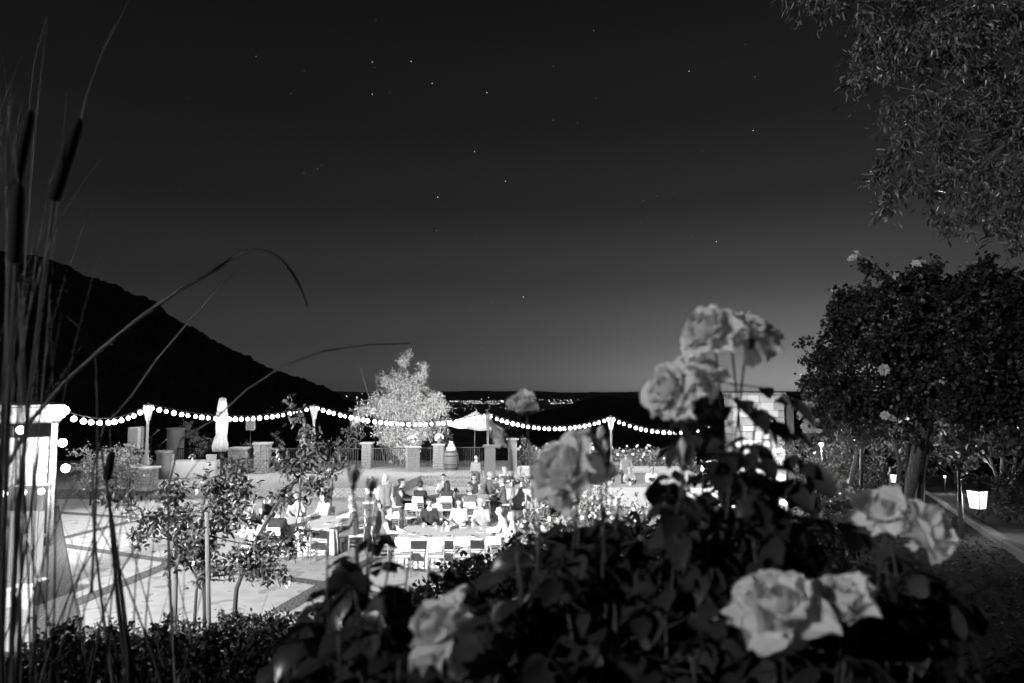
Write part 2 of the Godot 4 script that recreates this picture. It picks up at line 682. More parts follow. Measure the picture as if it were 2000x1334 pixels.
func make_people_shapes() -> void:
	bodies["waistcoat"] = person_mesh("sit", 0.13, 0.75, 0.06, false, 0.1, 0.42, 0.32, false, true)
	bodies["dark_suit"] = person_mesh("sit", 0.025, 0.025, 0.03, false, 0.05, 0.4, 0.28, false, true)
	bodies["grey_suit"] = person_mesh("sit", 0.12, 0.12, 0.1, false, 0.04, 0.42, 0.26, false, true)
	bodies["white_shirt"] = person_mesh("sit", 0.75, 0.75, 0.1, false, 0.14, 0.45, 0.34)
	bodies["white_dress"] = person_mesh("sit", 0.8, 0.8, 0.8, true, 0.05, 0.5, 0.3, true)
	bodies["dark_dress"] = person_mesh("sit", 0.04, 0.04, 0.04, true, 0.06, 0.42, 0.28, true)
	bodies["grey_dress"] = person_mesh("sit", 0.3, 0.3, 0.3, true, 0.06, 0.45, 0.28, true)
	bodies["stand_dress"] = person_mesh("stand", 0.22, 0.22, 0.22, true, 0.02, 0.45, 0.3, true)
	bodies["stand_suit"] = person_mesh("stand", 0.3, 0.3, 0.1, false, 0.02, 0.42, 0.3, false, true)
	for pose in ["sit", "stand"]:
		for style in ["short", "long", "bob", "bun"]:
			hairs[pose + style] = hair_mesh(pose, style)


func person(body: String, style: String, hair: String, at: Vector3, turn: float, label: String, group := "wedding guests at the tables") -> void:
	var o := thing("person", label, "person", at, turn, group)
	part("body", bodies[body], M.person, o)
	part("hair", hairs[("stand" if body.begins_with("stand") else "sit") + style], M["hair_" + hair], o)


# ---------------------------------------------------------------- furniture
var chair0: Node3D


func make_chair() -> Node3D:
	var t := thing("banquet_chair", "", "chair", Vector3(0, -50, 0), 0, "slatted banquet chairs round the dining tables")
	var w := 0.2
	part("seat", MB.new().cbox(Vector3(0, 0.44, 0), Vector3(0.42, 0.03, 0.42), 0.01).done(), M.chair_wood, t)
	part("cushion", MB.new().cbox(Vector3(0, 0.475, 0), Vector3(0.4, 0.04, 0.4), 0.018).done(), M.pad, t)
	for s in [-1.0, 1.0]:
		part("leg", MB.new().tube([Vector3(s * w, 0, 0.2), Vector3(s * (w - 0.01), 0.43, 0.19)], [0.014, 0.018], 7).done(), M.chair_wood, t)
		part("leg", MB.new().tube([Vector3(s * w, 0, -0.24), Vector3(s * (w - 0.01), 0.45, -0.19), Vector3(s * (w - 0.01), 0.93, -0.25)], [0.014, 0.018, 0.014], 7).done(), M.chair_wood, t)
		part("stretcher", MB.new().tube([Vector3(s * w, 0.16, 0.2), Vector3(s * w, 0.16, -0.22)], [0.01], 6).done(), M.chair_wood, t)
		part("stretcher", MB.new().tube([Vector3(s * w, 0.27, 0.2), Vector3(s * w, 0.27, -0.21)], [0.01], 6).done(), M.chair_wood, t)
		part("brace", MB.new().tube([Vector3(-s * w, 0.1, -0.235), Vector3(s * w, 0.34, -0.21)], [0.008], 5).done(), M.chair_wood, t)
	for z in [-0.23, 0.2]:
		part("stretcher", MB.new().tube([Vector3(-w, 0.2, z), Vector3(w, 0.2, z)], [0.01], 6).done(), M.chair_wood, t)
	for y in [0.54, 0.61, 0.68]:
		part("slat", MB.new().cbox(Vector3(0, y, -0.205 - (y - 0.5) * 0.12), Vector3(0.38, 0.022, 0.014), 0.005).done(), M.chair_wood, t)
	var pad := part("back_pad", MB.new().cbox(Vector3(0, 0.83, -0.237), Vector3(0.4, 0.2, 0.035), 0.014, Basis(Vector3.RIGHT, 0.12)).done(), M.pad, t)
	for x in [-0.11, 0.0, 0.11]:
		for z in [-0.261, -0.214]:
			part("button", MB.new().lathe([Vector2(0.0, -0.004), Vector2(0.016, 0.0), Vector2(0.0, 0.004)], 7).done(), M.tuft, pad, Transform3D(Basis(Vector3.RIGHT, PI / 2 + 0.12), Vector3(x, 0.835, z)))
	return t


func chair(at: Vector3, turn: float, label: String) -> Node3D:
	if chair0 == null:
		chair0 = make_chair()
		chair0.position = at
		chair0.rotation_degrees.y = turn
		chair0.set_meta("label", label)
		return chair0
	return dup(chair0, label, at, turn)


# a cloth with hanging folds over a long table; half sizes hx, hz
func cloth_mesh(hx: float, hz: float, top: float, drop: float, wave := 0.05) -> ArrayMesh:
	var b := MB.new()
	var n := 72
	var rings: Array = []
	for lvl in [[0.94, 0.0, 0.0], [0.99, 0.0, 0.0], [1.0, 0.02, 0.1], [1.0, 0.35, 0.5], [1.0, 0.7, 0.85], [1.0, 1.0, 1.0]]:
		var ring: Array[Vector3] = []
		for i in n:
			var a := TAU * i / n
			var e := 0.22
			var cx: float = sign(cos(a)) * pow(abs(cos(a)), e)
			var cz: float = sign(sin(a)) * pow(abs(sin(a)), e)
			var f: float = 1.0 + lvl[2] * wave * (0.6 + sin(a * 16.0 + sin(a * 5.0)) + 0.5 * sin(a * 9.0))
			ring.append(Vector3(cx * hx * lvl[0] + cx * (f - 1.0), top - drop * lvl[1], cz * hz * lvl[0] + cz * (f - 1.0)))
		rings.append(ring)
	for i in n:
		var j := (i + 1) % n
		b.tri(Vector3(0, top + 0.002, 0), rings[0][i], rings[0][j], Vector3.UP)
		for k in rings.size() - 1:
			var o: Vector3 = Vector3.UP if k == 0 else Vector3(rings[k][i].x, 0.3, rings[k][i].z)
			b.quad(rings[k][i], rings[k][j], rings[k + 1][j], rings[k + 1][i], o)
	return b.done()


func table(at: Vector3, turn: float, hx: float, hz: float, label: String, cloth_label: String, drop := 0.72) -> void:
	var t := thing("dining_table", label, "table", at, turn, "banquet tables under white cloths")
	part("tabletop", MB.new().cbox(Vector3(0, 0.725, 0), Vector3(hx * 1.96, 0.03, hz * 1.96), 0.008).done(), M.dark_wood, t)
	for sx in [-1.0, 1.0]:
		for sz in [-1.0, 1.0]:
			part("leg", MB.new().tube([Vector3(sx * hx * 0.86, 0, sz * hz * 0.8), Vector3(sx * hx * 0.86, 0.71, sz * hz * 0.8)], [0.02], 7).done(), M.dark_wood, t)
	single("tablecloth", cloth_mesh(hx, hz, 0.748, drop), M.cloth, cloth_label, "tablecloth", "white tablecloths", Transform3D(Basis(Vector3.UP, deg_to_rad(turn)), at))


func place_setting(c: Vector3, label_where: String, seed_: int) -> void:
	R.seed = seed_
	var pl := thing("dinner_plate", "white dinner plate on " + label_where, "plate", c, 0, "dinner plates on the cloths")
	part("dish", MB.new().lathe([Vector2(0.0, 0.004), Vector2(0.08, 0.004), Vector2(0.13, 0.02), Vector2(0.134, 0.018), Vector2(0.085, -0.001), Vector2(0.0, -0.001)], 20).done(), M.china, pl)
	part("food", MB.new().lathe([Vector2(0.062, 0.005), Vector2(0.05, 0.022), Vector2(0.02, 0.032), Vector2(0.0, 0.033)], 9, Vector3.ZERO, 3, 0.25).done(), M.tuft, pl)


func wine_glass(c: Vector3, label: String) -> void:
	var g := MB.new().lathe([Vector2(0.033, 0.0), Vector2(0.004, 0.005), Vector2(0.004, 0.08), Vector2(0.03, 0.11), Vector2(0.036, 0.15), Vector2(0.03, 0.19)], 12).done()
	single("wine_glass", g, M.glass, label, "glass", "wine glasses on the tables", Transform3D(Basis(), c))


func centrepiece(c: Vector3, label: String, seed_: int, s := 1.0) -> void:
	R.seed = seed_
	var v := thing("flower_centrepiece", label, "flowers", c, 0, "white flower centrepieces")
	part("vase", MB.new().lathe([Vector2(0.05, 0.0), Vector2(0.06, 0.05), Vector2(0.05, 0.14), Vector2(0.055, 0.15)], 12).done(), M.china, v)
	var xf := []
	for i in 40: xf.append(aim(Vector3(0, 0.15 * s, 0) + rdir() * 0.03, (rdir() + Vector3.UP * 0.7), rdir(), s))
	scatter("foliage", v, leaf(0.14, 0.035, 0.1, 0.2), M.leaf_mid, xf)
	for i in 7:
		var d := (rdir() + Vector3.UP * 0.9).normalized()
		part("blossom", blossom(0.05), M.petal_far, v, aim(Vector3(0, 0.14, 0) + d * 0.11 * s, rdir(), d, s))


var blossom_cache := {}


# a small many-petalled flower head that faces up
func blossom(r: float) -> ArrayMesh:
	if blossom_cache.has(r): return blossom_cache[r]
	var b := MB.new()
	for ring in 3:
		var n: int = [8, 6, 4][ring]
		for i in n:
			var a := TAU * i / n + ring * 0.4
			var d := Vector3(cos(a), 0, sin(a))
			var s := Vector3(-d.z, 0, d.x)
			var l: float = r * [1.0, 0.75, 0.45][ring]
			var up: float = [0.25, 0.6, 0.85][ring]
			var m := d * l * 0.6 + Vector3.UP * r * up * 0.6
			var e := d * l + Vector3.UP * r * up * 0.85
			b.quad(Vector3.ZERO, m - s * l * 0.4, e, m + s * l * 0.4, Vector3.UP)
	blossom_cache[r] = b.done()
	return blossom_cache[r]


# ---------------------------------------------------------------- plants
# leaves in a set of lumps [centre, radius, count]; shell < 1 keeps them near the outside
func lumps_of_leaves(lumps: Array, shell: float, droop: float, smin: float, smax: float, squash := 0.85, spread := 0.9, ll := 0.06, per := 14.0) -> Array:
	var xf := []
	for l in lumps:
		var c: Vector3 = l[0]
		var r: float = l[1]
		# a few sprays per lump, so that the outline is uneven and gaps show
		var sprays: int = max(2, int(l[2] / per))
		var left: int = l[2]
		for s in sprays:
			var d := rdir()
			var o := d * r * pow(R.randf(), shell) * R.randf_range(0.75, 1.12)
			o.y *= squash
			var tw := (d * 0.7 + rdir() * spread + Vector3.DOWN * droop).normalized()
			var k: int = left / (sprays - s)
			left -= k
			var ln: float = ll * R.randf_range(2.0, 4.5)
			for i in k:
				var t := R.randf()
				var q := c + o + tw * ln * (t - 0.5) + rv(ll * 0.6)
				xf.append(aim(q, tw * 0.6 + rdir() * 0.9 + Vector3.DOWN * droop * 0.7, rdir() + Vector3.UP * 0.8, R.randf_range(smin, smax)))
	return xf


func limb(b: MB, a: Vector3, z: Vector3, r0: float, r1: float, bend := 0.1, sides := 7) -> void:
	var pts := []
	var rad := []
	var off := rdir() * a.distance_to(z) * bend
	for i in 6:
		var t := i / 5.0
		pts.append(a.lerp(z, t) + off * sin(t * PI) + rv(r0 * 0.3) * sin(t * PI))
		rad.append(lerp(r0, r1, t))
	b.tube(pts, rad, sides)


# a tree or bush: stems to every lump, leaves round them
func plant(n: String, label: String, category: String, base: Vector3, trunks: Array, lumps: Array, lf: Mesh, lm: Material, bm: Material, seed_: int, o := {}) -> Node3D:
	R.seed = seed_
	var t := thing(n, label, category, base, 0, o.get("group", ""))
	var tops: Array[Vector3] = []
	for tr in trunks:
		var b := MB.new()
		var pts := []
		var rad := []
		var m: int = tr[0].size()
		for i in m:
			pts.append(tr[0][i] - base)
			rad.append(lerp(tr[1], tr[2], float(i) / max(1, m - 1)))
		b.tube(pts, rad, 9)
		part(o.get("trunk", "trunk"), b.done(), bm, t)
		tops.append(pts[-1])
		if m > 2: tops.append(pts[-2])
	var rel := []
	for l in lumps: rel.append([l[0] - base, l[1], l[2]])
	var extra := []
	for l in rel:
		for k in o.get("sprigs", 0):
			var d := (rdir() + Vector3(0, 0.35, 0)).normalized()
			extra.append([l[0] + d * l[1] * R.randf_range(0.95, 1.3), l[1] * R.randf_range(0.16, 0.3), int(l[2] * 0.035) + 8])
	if tops and o.get("limbs", true):
		for l in rel:
			var near := tops[0]
			for q in tops:
				if q.distance_to(l[0]) < near.distance_to(l[0]): near = q
			var b := MB.new()
			limb(b, near, l[0], o.get("limb_r", 0.012), 0.003, 0.12, 5)
			part("branch", b.done(), bm, t)
	rel.append_array(extra)
	scatter("foliage", t, lf, lm, lumps_of_leaves(rel, o.get("shell", 0.5), o.get("droop", 0.1), o.get("smin", 0.7), o.get("smax", 1.2), o.get("squash", 0.85), o.get("spread", 0.9), lf.get_aabb().size.z, o.get("per", 14.0)), o.get("lo", 0.6), o.get("hi", 1.4))
	return t


func petal_mesh(length: float, width: float, cup: float, curl: float, ruffle: float, ph: float) -> ArrayMesh:
	var b := MB.new()
	var nu := 12
	var nv := 8
	var g: Array = []
	for j in nv + 1:
		var v := float(j) / nv
		var w: float = width * 0.5 * (0.22 + 0.78 * pow(sin(PI * (0.5 * min(v / 0.62, 1.0))), 1.1))
		if v > 0.62: w *= sqrt(max(0.12, 1.0 - pow((v - 0.62) / 0.42, 2.0)))
		var row: Array[Vector3] = []
		for i in nu + 1:
			var u := (float(i) / nu) * 2.0 - 1.0
			var x := u * w
			var y := length * v * (1.0 - 0.1 * u * u * v) + ruffle * 0.35 * sin(u * 4.0 + ph) * v * v
			var z := -cup * u * u * w * (0.4 + v) + 0.22 * length * sin(v * PI * 0.8) + curl * length * v * v * v + ruffle * sin(u * 5.2 + ph * 1.7) * v * v + ruffle * 0.55 * sin(u * 11.0 + ph * 3.1) * v * v * v + 0.006 * sin(u * 24.0 + ph)
			row.append(Vector3(x, y, z))
		g.append(row)
	for j in nv:
		for i in nu:
			b.quad(g[j][i], g[j][i + 1], g[j + 1][i + 1], g[j + 1][i], Vector3(0, 0.1, 1))
	return b.done()


var petals := {}


func make_petals() -> void:
	R.seed = 77
	for k in 5:
		petals["out%d" % k] = petal_mesh(1.0, 0.98 + 0.1 * R.randf(), 0.35, 0.24 + 0.28 * R.randf(), 0.07 + 0.05 * R.randf(), R.randf() * 6.0)
		petals["mid%d" % k] = petal_mesh(0.86, 0.86, 0.6, 0.1 + 0.16 * R.randf(), 0.08, R.randf() * 6.0)
		petals["in%d" % k] = petal_mesh(0.7, 0.62, 0.95, -0.08, 0.03, R.randf() * 6.0)


# an open garden rose: petals of three sizes in a spiral round the axis
func rose_bloom(bush: Node3D, at: Vector3, axis: Vector3, size: float, seed_: int, label := "", n := 26, open := 1.0, droopers := 0) -> Node3D:
	R.seed = seed_
	var o := Node3D.new()
	o.name = numbered(bush, "rose_bloom")
	bush.add_child(o, true)
	if label: o.set_meta("label", label)
	var y := axis.normalized()
	var x := y.cross(Vector3(0.2, 0.3, 0.9)).normalized()
	o.transform = Transform3D(Basis(x, y, x.cross(y)), at - bush.position)
	for i in n:
		var f := float(i) / (n - 1)
		var kind: String = "in" if f < 0.3 else "mid" if f < 0.6 else "out"
		var tilt: float = deg_to_rad(lerp(6.0, 78.0 * open, pow(f, 1.15)) + R.randf_range(-9, 9))
		if i >= n - droopers: tilt = deg_to_rad(R.randf_range(100, 135))
		var bs := Basis(Vector3.UP, i * 2.39996 + R.randf_range(-0.25, 0.25)) * Basis(Vector3.RIGHT, tilt) * Basis(Vector3.UP, R.randf_range(-0.25, 0.25))
		var s := size * R.randf_range(0.44, 0.58)
		part("petal", petals[kind + str(R.randi() % 5)], M.petal, o, Transform3D(bs.scaled(Vector3.ONE * s), bs * Vector3(0, size * 0.02, size * 0.015)))
	part("calyx", MB.new().lathe([Vector2(0.001, -size * 0.22), Vector2(size * 0.05, -size * 0.17), Vector2(size * 0.075, -size * 0.07), Vector2(size * 0.06, 0.0), Vector2(0.001, size * 0.02)], 9).done(), M.cane, o)
	for i in 5:
		var bs := Basis(Vector3.UP, TAU * i / 5.0) * Basis(Vector3.RIGHT, deg_to_rad(R.randf_range(75, 130)))
		part("sepal", leaf_shapes[4], M.rose_leaf_light, o, Transform3D((bs * Basis(Vector3.RIGHT, -PI / 2)).scaled(Vector3.ONE * size * 4.5), Vector3.ZERO))
	return o


func rose_bud(bush: Node3D, at: Vector3, axis: Vector3, size: float) -> void:
	var o := Node3D.new()
	o.name = numbered(bush, "rose_bud")
	bush.add_child(o, true)
	var y := axis.normalized()
	var x := y.cross(Vector3(0.2, 0.3, 0.9)).normalized()
	o.transform = Transform3D(Basis(x, y, x.cross(y)), at - bush.position)
	part("petals", MB.new().lathe([Vector2(size * 0.12, 0.0), Vector2(size * 0.3, size * 0.35), Vector2(size * 0.27, size * 0.75), Vector2(size * 0.13, size * 1.1), Vector2(0.0, size * 1.25)], 12, Vector3.ZERO, 3, 0.12).done(), M.petal, o)
	part("calyx", MB.new().lathe([Vector2(0.0, -size * 0.5), Vector2(size * 0.17, -size * 0.3), Vector2(size * 0.2, -size * 0.05), Vector2(size * 0.13, 0.0)], 9).done(), M.cane, o)
	for i in 5:
		var bs := Basis(Vector3.UP, TAU * i / 5.0) * Basis(Vector3.RIGHT, deg_to_rad(16))
		part("sepal", leaf_shapes[4], M.rose_leaf_light, o, Transform3D((bs * Basis(Vector3.RIGHT, -PI / 2)).scaled(Vector3.ONE * size * 14.0), bs * Vector3(0, 0, size * 0.18)))


var leaf_shapes: Array[ArrayMesh] = []


func make_leaf_shapes() -> void:
	leaf_shapes = [leaf(0.062, 0.045, 0.38, 0.16, 10, 0.06), leaf(0.068, 0.047, 0.28, 0.34, 10, 0.06), leaf(0.056, 0.042, 0.5, 0.05, 10, 0.06), leaf(0.06, 0.046, -0.3, 0.26, 10, 0.06), leaf(0.09, 0.022, 0.2, 0.2, 4)]


# canes from the ground to each tip, compound leaves along them, blooms [at, axis, size, label, petals, open, drooping petals]
func rose_bush(label: String, base: Vector3, tips: Array, blooms: Array, buds: Array, seed_: int, dens := 1.0) -> Node3D:
	var bush := thing("rose_bush", label, "rose bush", base, 0, "flowering rose bushes along the near bank")
	R.seed = seed_
	var leaves := 0
	var more := []
	var stalks := MB.new()
	var all := []
	for t in tips: all.append([t, 0])
	for t in tips:
		if dens < 0.8: break
		all.append([t + Vector3(R.randf_range(-0.05, 0.05), R.randf_range(-0.14, -0.02), -R.randf_range(0.08, 0.4)), 0])
	for bl in blooms: all.append([bl[0] - bl[1].normalized() * bl[2] * 0.2, 1 if bl[2] > 0.065 else 2])
	for bd in buds: all.append([bd[0] - bd[1].normalized() * 0.012, 2])
	for e in all:
		var z: Vector3 = e[0] - base
		var a := Vector3(R.randf_range(-0.12, 0.12), -0.05, R.randf_range(-0.12, 0.12))
		var pts := []
		var rad := []
		var mid := a.lerp(z, 0.55) + Vector3(R.randf_range(-0.05, 0.05), 0.1, R.randf_range(-0.05, 0.05))
		mid.x = lerp(mid.x, z.x, R.randf_range(-0.1, 0.5))
		var sway := rv(0.035)
		for i in 13:
			var t := i / 12.0
			pts.append(a.lerp(mid, t).lerp(mid.lerp(z, t), t) + sway * sin(t * TAU * 0.8) * (1.0 - t) + rv(0.006) * sin(t * PI))
			rad.append(lerp(0.005, 0.0019, t))
		part("cane", MB.new().tube(pts, rad, 7).done(), M.cane, bush)
		var ph := R.randf() * TAU
		var n_comp: int = int((13 + R.randi() % 3) * dens)
		for c in n_comp:
			var t: float = lerp(clamp(0.68 / max(z.y, 0.8), 0.45, 0.74), 0.99 if e[1] == 0 else 0.945 if e[1] == 1 else 0.72, (c + R.randf() * 0.5) / n_comp)
			if e[1] == 1 and t > 0.6 and t < 0.85 and R.randf() < 0.92: continue
			var fi := t * 12.0
			var p: Vector3 = pts[int(fi)].lerp(pts[min(int(fi) + 1, 12)], fi - int(fi))
			var az := ph + c * 2.4
			var d := (Vector3(cos(az), R.randf_range(-0.25, 0.45), sin(az))).normalized()
			var ln := R.randf_range(0.055, 0.09)
			var droop := Vector3(0, -0.03, 0)
			var q := p + d * ln * 0.55 + droop * 0.2
			var en := p + d * ln + droop
			stalks.tube([p, q, en], [0.0015, 0.0012], 4)
			var side := d.cross(Vector3.UP).normalized()
			var fwd := (en - q).normalized()
			var up := (Vector3.UP + rv(0.55)).normalized()
			var set_ := [[en, fwd, 1.15]]
			for sg in [-1.0, 1.0]:
				set_.append([q.lerp(en, 0.75), (fwd * 0.5 + side * sg).normalized(), 1.0])
				if R.randf() < 0.75: set_.append([q, (fwd * 0.35 + side * sg).normalized(), 0.82])
			for l in set_:
				var xf := aim(l[0], l[1] + rv(0.18) + Vector3.DOWN * 0.15, up + rv(0.3), l[2] * R.randf_range(0.62, 1.0))
				if leaves < 290:
					part("leaf", leaf_shapes[R.randi() % 4], M.rose_leaf if R.randf() < 0.7 else M.rose_leaf_light, bush, xf)
					leaves += 1
				else:
					more.append(xf)
	var sm := part("leaf_stalks", stalks.done(), M.cane, bush)
	sm.set_meta("kind", "stuff")
	if more: scatter("foliage", bush, leaf_shapes[0], M.leaf_dark, more, 0.7, 1.2)
	for i in blooms.size():
		var bl = blooms[i]
		rose_bloom(bush, bl[0], bl[1], bl[2], seed_ * 31 + i, bl[3], bl[4], bl[5], bl[6])
	for bd in buds: rose_bud(bush, bd[0], bd[1], bd[2])
	return bush


func spline(ctrl: Array, n: int) -> Array:
	var c := Curve3D.new()
	for i in ctrl.size():
		var t: Vector3 = (ctrl[min(i + 1, ctrl.size() - 1)] - ctrl[max(i - 1, 0)]) / 6.0
		c.add_point(ctrl[i], -t, t)
	c.bake_interval = 0.02
	var out := []
	for i in n + 1: out.append(c.sample_baked(c.get_baked_length() * i / n, true))
	return out


# one reed blade or stem through its control points
func reed(parent: Node3D, ctrl: Array, r0: float, r1: float, m: Material, n := "blade", flatten := 0.35) -> void:
	var pts := spline(ctrl, 16)
	for i in pts.size(): pts[i] -= parent.position
	var rad := []
	for i in 17: rad.append(lerp(r0, r1, pow(i / 16.0, 1.4)))
	part(n, MB.new().tube(pts, rad, 6, flatten).done(), m, parent)


func cattail(label: String, foot: Vector3, lo: Vector3, hi: Vector3, tip: Vector3, r: float, bend := 0.02) -> void:
	var t := thing("cattail", label, "cattail", foot, 0, "cattails with seed heads")
	reed(t, [foot, foot.lerp(lo, 0.55) + Vector3(-bend, 0, 0), lo], 0.007, 0.0035, M.reed_dark, "stalk", 0.9)
	var ax := (hi - lo)
	var l := ax.length()
	var prof := [Vector2(0.002, 0.0), Vector2(r * 0.6, l * 0.008), Vector2(r * 0.92, l * 0.035), Vector2(r, l * 0.12), Vector2(r * 1.02, l * 0.5), Vector2(r * 0.92, l * 0.85), Vector2(r * 0.7, l * 0.96), Vector2(r * 0.35, l * 0.995), Vector2(0.001, l)]
	var y := ax.normalized()
	var x := y.cross(Vector3(0, 0, 1)).normalized()
	part("seed_head", MB.new().lathe(prof, 20).done(), M.cattail, t, Transform3D(Basis(x, y, x.cross(y)), lo - foot))
	reed(t, [hi - y * 0.01, hi.lerp(tip, 0.5) - x * 0.01, tip], 0.0022, 0.0007, M.reed, "spike", 1.0)


# ---------------------------------------------------------------- masonry
# stones laid in courses on one face: origin at lower left, u to the right, v up, n outward
func courses(parent: Node, o: Vector3, u: Vector3, n: Vector3, w: float, h: float, ch: float, sw: float, joined: MB = null) -> void:
	var y := 0.0
	var bs := Basis(u, Vector3.UP, u.cross(Vector3.UP))
	while y < h - 0.02:
		var rh: float = min(ch * R.randf_range(0.8, 1.25), h - y)
		if h - y - rh < ch * 0.4: rh = h - y
		var x := 0.0
		while x < w - 0.01:
			var rw: float = min(sw * R.randf_range(0.6, 1.5), w - x)
			if w - x - rw < sw * 0.4: rw = w - x
			var d := R.randf_range(0.03, 0.065)
			var c := o + u * (x + rw * 0.5) + Vector3.UP * (y + rh * 0.5) + n * (d * 0.5 - 0.012)
			var s := Vector3(rw - 0.014, rh - 0.014, d)
			var tilt := bs * Basis(Vector3(0, 0, 1), R.randf_range(-0.02, 0.02))
			if joined: joined.cbox(c, s, 0.012, tilt)
			else: part("stone", MB.new().cbox(c, s, 0.016, tilt).done(), M[["stone", "stone_dark", "stone_pale"][R.randi() % 3]], parent)
			x += rw
		y += rh


func pillar(at: Vector3, w: float, h: float, label: String, seed_: int, turn := 0.0, stones := true, m := "mortar") -> Node3D:
	R.seed = seed_
	var t := thing("stone_pillar" if stones else "dark_pillar", label, "pillar", at, turn, "stone pillars of the terrace railing" if stones else "dark smooth pillars by the hedge")
	part("core", MB.new().box(Vector3(0, h * 0.5, 0), Vector3(w, h, w)).done(), M[m], t)
	if stones:
		var b := MB.new()
		for k in 4:
			var u := Basis(Vector3.UP, k * PI / 2) * Vector3.RIGHT
			var n := u.cross(Vector3.UP)
			courses(null, -u * w * 0.5 + n * (w * 0.5 + 0.001), u, n, w, h, 0.13, 0.24, b)
		var s := part("stonework", b.done(), M.stone, t)
		s.set_meta("kind", "stuff")
	part("cap", MB.new().cbox(Vector3(0, h + 0.045, 0), Vector3(w + 0.18, 0.09, w + 0.18), 0.015).done(), M.cap if stones else M.grey_paint, t)
	return t


func railing(a: Vector3, b: Vector3, h: float, label: String) -> void:
	var t := thing("railing", label, "railing", a, 0, "dark metal railing panels of the terrace")
	var d := b - a
	var l := d.length()
	var n := d.normalized()
	var bs := Basis(n, Vector3.UP, n.cross(Vector3.UP))
	part("top_rail", MB.new().cbox(d * 0.5 + Vector3.UP * h, Vector3(l, 0.05, 0.06), 0.01, bs).done(), M.iron, t)
	part("bottom_rail", MB.new().cbox(d * 0.5 + Vector3.UP * 0.12, Vector3(l, 0.04, 0.04), 0.01, bs).done(), M.iron, t)
	var k := int(l / 0.115)
	for i in range(1, k):
		part("baluster", MB.new().box(n * l * i / k + Vector3.UP * (h * 0.5 + 0.06), Vector3(0.022, h - 0.16, 0.022), bs).done(), M.iron, t)


func lamp_post(at: Vector3, top: float, label: String) -> Node3D:
	var t := thing("lamp_post", label, "lamp post", at, 0, "lantern posts that carry the string lights")
	var h := top - at.y
	part("post", MB.new().lathe([Vector2(0.17, 0.0), Vector2(0.12, 0.12), Vector2(0.075, 0.5), Vector2(0.06, 0.9), Vector2(0.055, h - 0.85), Vector2(0.075, h - 0.8), Vector2(0.05, h - 0.76)], 14).done(), M.grey_metal, t)
	part("lantern", MB.new().lathe([Vector2(0.07, h - 0.76), Vector2(0.1, h - 0.7), Vector2(0.2, h - 0.12), Vector2(0.22, h - 0.1)], 6, Vector3.ZERO, 0, 0.0, true).done(), M.canvas, t)
	for i in 6:
		var a := TAU * i / 6
		part("rib", MB.new().tube([Vector3(cos(a) * 0.105, h - 0.7, sin(a) * 0.105), Vector3(cos(a) * 0.212, h - 0.1, sin(a) * 0.212)], [0.012], 5).done(), M.grey_metal, t)
	part("lid", MB.new().lathe([Vector2(0.23, h - 0.1), Vector2(0.24, h - 0.07), Vector2(0.08, h - 0.01), Vector2(0.03, h + 0.03), Vector2(0.0, h + 0.06)], 6, Vector3.ZERO, 0, 0.0, true).done(), M.grey_metal, t)
	return t


var bulb_mesh: ArrayMesh


# a sagging strand from a to b: wire, and a socket and a glowing bulb every step
func strand(a: Vector3, b: Vector3, sag: float, step: float, e: float, label: String) -> void:
	var t := thing("string_light", label, "string lights", a, 0, "strands of string lights over the terrace")
	var d := b - a
	var pts := []
	for i in 25:
		var u := i / 24.0
		pts.append(d * u + Vector3.DOWN * sag * 4.0 * u * (1.0 - u))
	part("wire", MB.new().tube(pts, [0.008], 4).done(), M.rubber, t)
	var n := int(d.length() / step)
	for i in n:
		var u := (i + 0.5) / n
		u += R.randf_range(-0.12, 0.12) / n
		var p := d * u + Vector3.DOWN * (sag * 4.0 * u * (1.0 - u) + 0.155)
		var bs := Basis(Vector3.RIGHT, R.randf_range(-0.25, 0.25)) * Basis(Vector3(0, 0, 1), R.randf_range(-0.3, 0.3))
		part("socket", socket_mesh, M.rubber, t, Transform3D(bs, p))
		var o := part("bulb", bulb_mesh, M.bulb_glow, t, Transform3D(bs.scaled(Vector3.ONE * R.randf_range(0.72, 1.0)), p))
		lamp(o, Vector3.ZERO, e, 0.06)


var socket_mesh: ArrayMesh


func prism(poly: PackedVector2Array, y0: float, y1: float) -> ArrayMesh:
	var b := MB.new().flat()
	var ix := Geometry2D.triangulate_polygon(poly)
	for i in range(0, ix.size(), 3):
		var a := poly[ix[i]]
		var c := poly[ix[i + 1]]
		var d := poly[ix[i + 2]]
		b.tri(Vector3(a.x, y1, a.y), Vector3(c.x, y1, c.y), Vector3(d.x, y1, d.y), Vector3.UP)
	var mid := Vector2.ZERO
	for p in poly: mid += p / poly.size()
	for i in poly.size():
		var a := poly[i]
		var c := poly[(i + 1) % poly.size()]
		var n := Vector2(c.y - a.y, a.x - c.x)
		if Geometry2D.is_point_in_polygon((a + c) * 0.5 + n.normalized() * 0.01, poly): n = -n
		b.quad(Vector3(a.x, y0, a.y), Vector3(c.x, y0, c.y), Vector3(c.x, y1, c.y), Vector3(a.x, y1, a.y), Vector3(n.x, 0, n.y))
	return b.done()


func strip(a: Vector3, b: Vector3, w: float, y: float) -> ArrayMesh:
	var d := (b - a).normalized()
	var s := Vector3(-d.z, 0, d.x) * w * 0.5
	var m := MB.new()
	a.y = y
	b.y = y
	m.quad(a - s, a + s, b + s, b - s, Vector3.UP)
	return m.done()


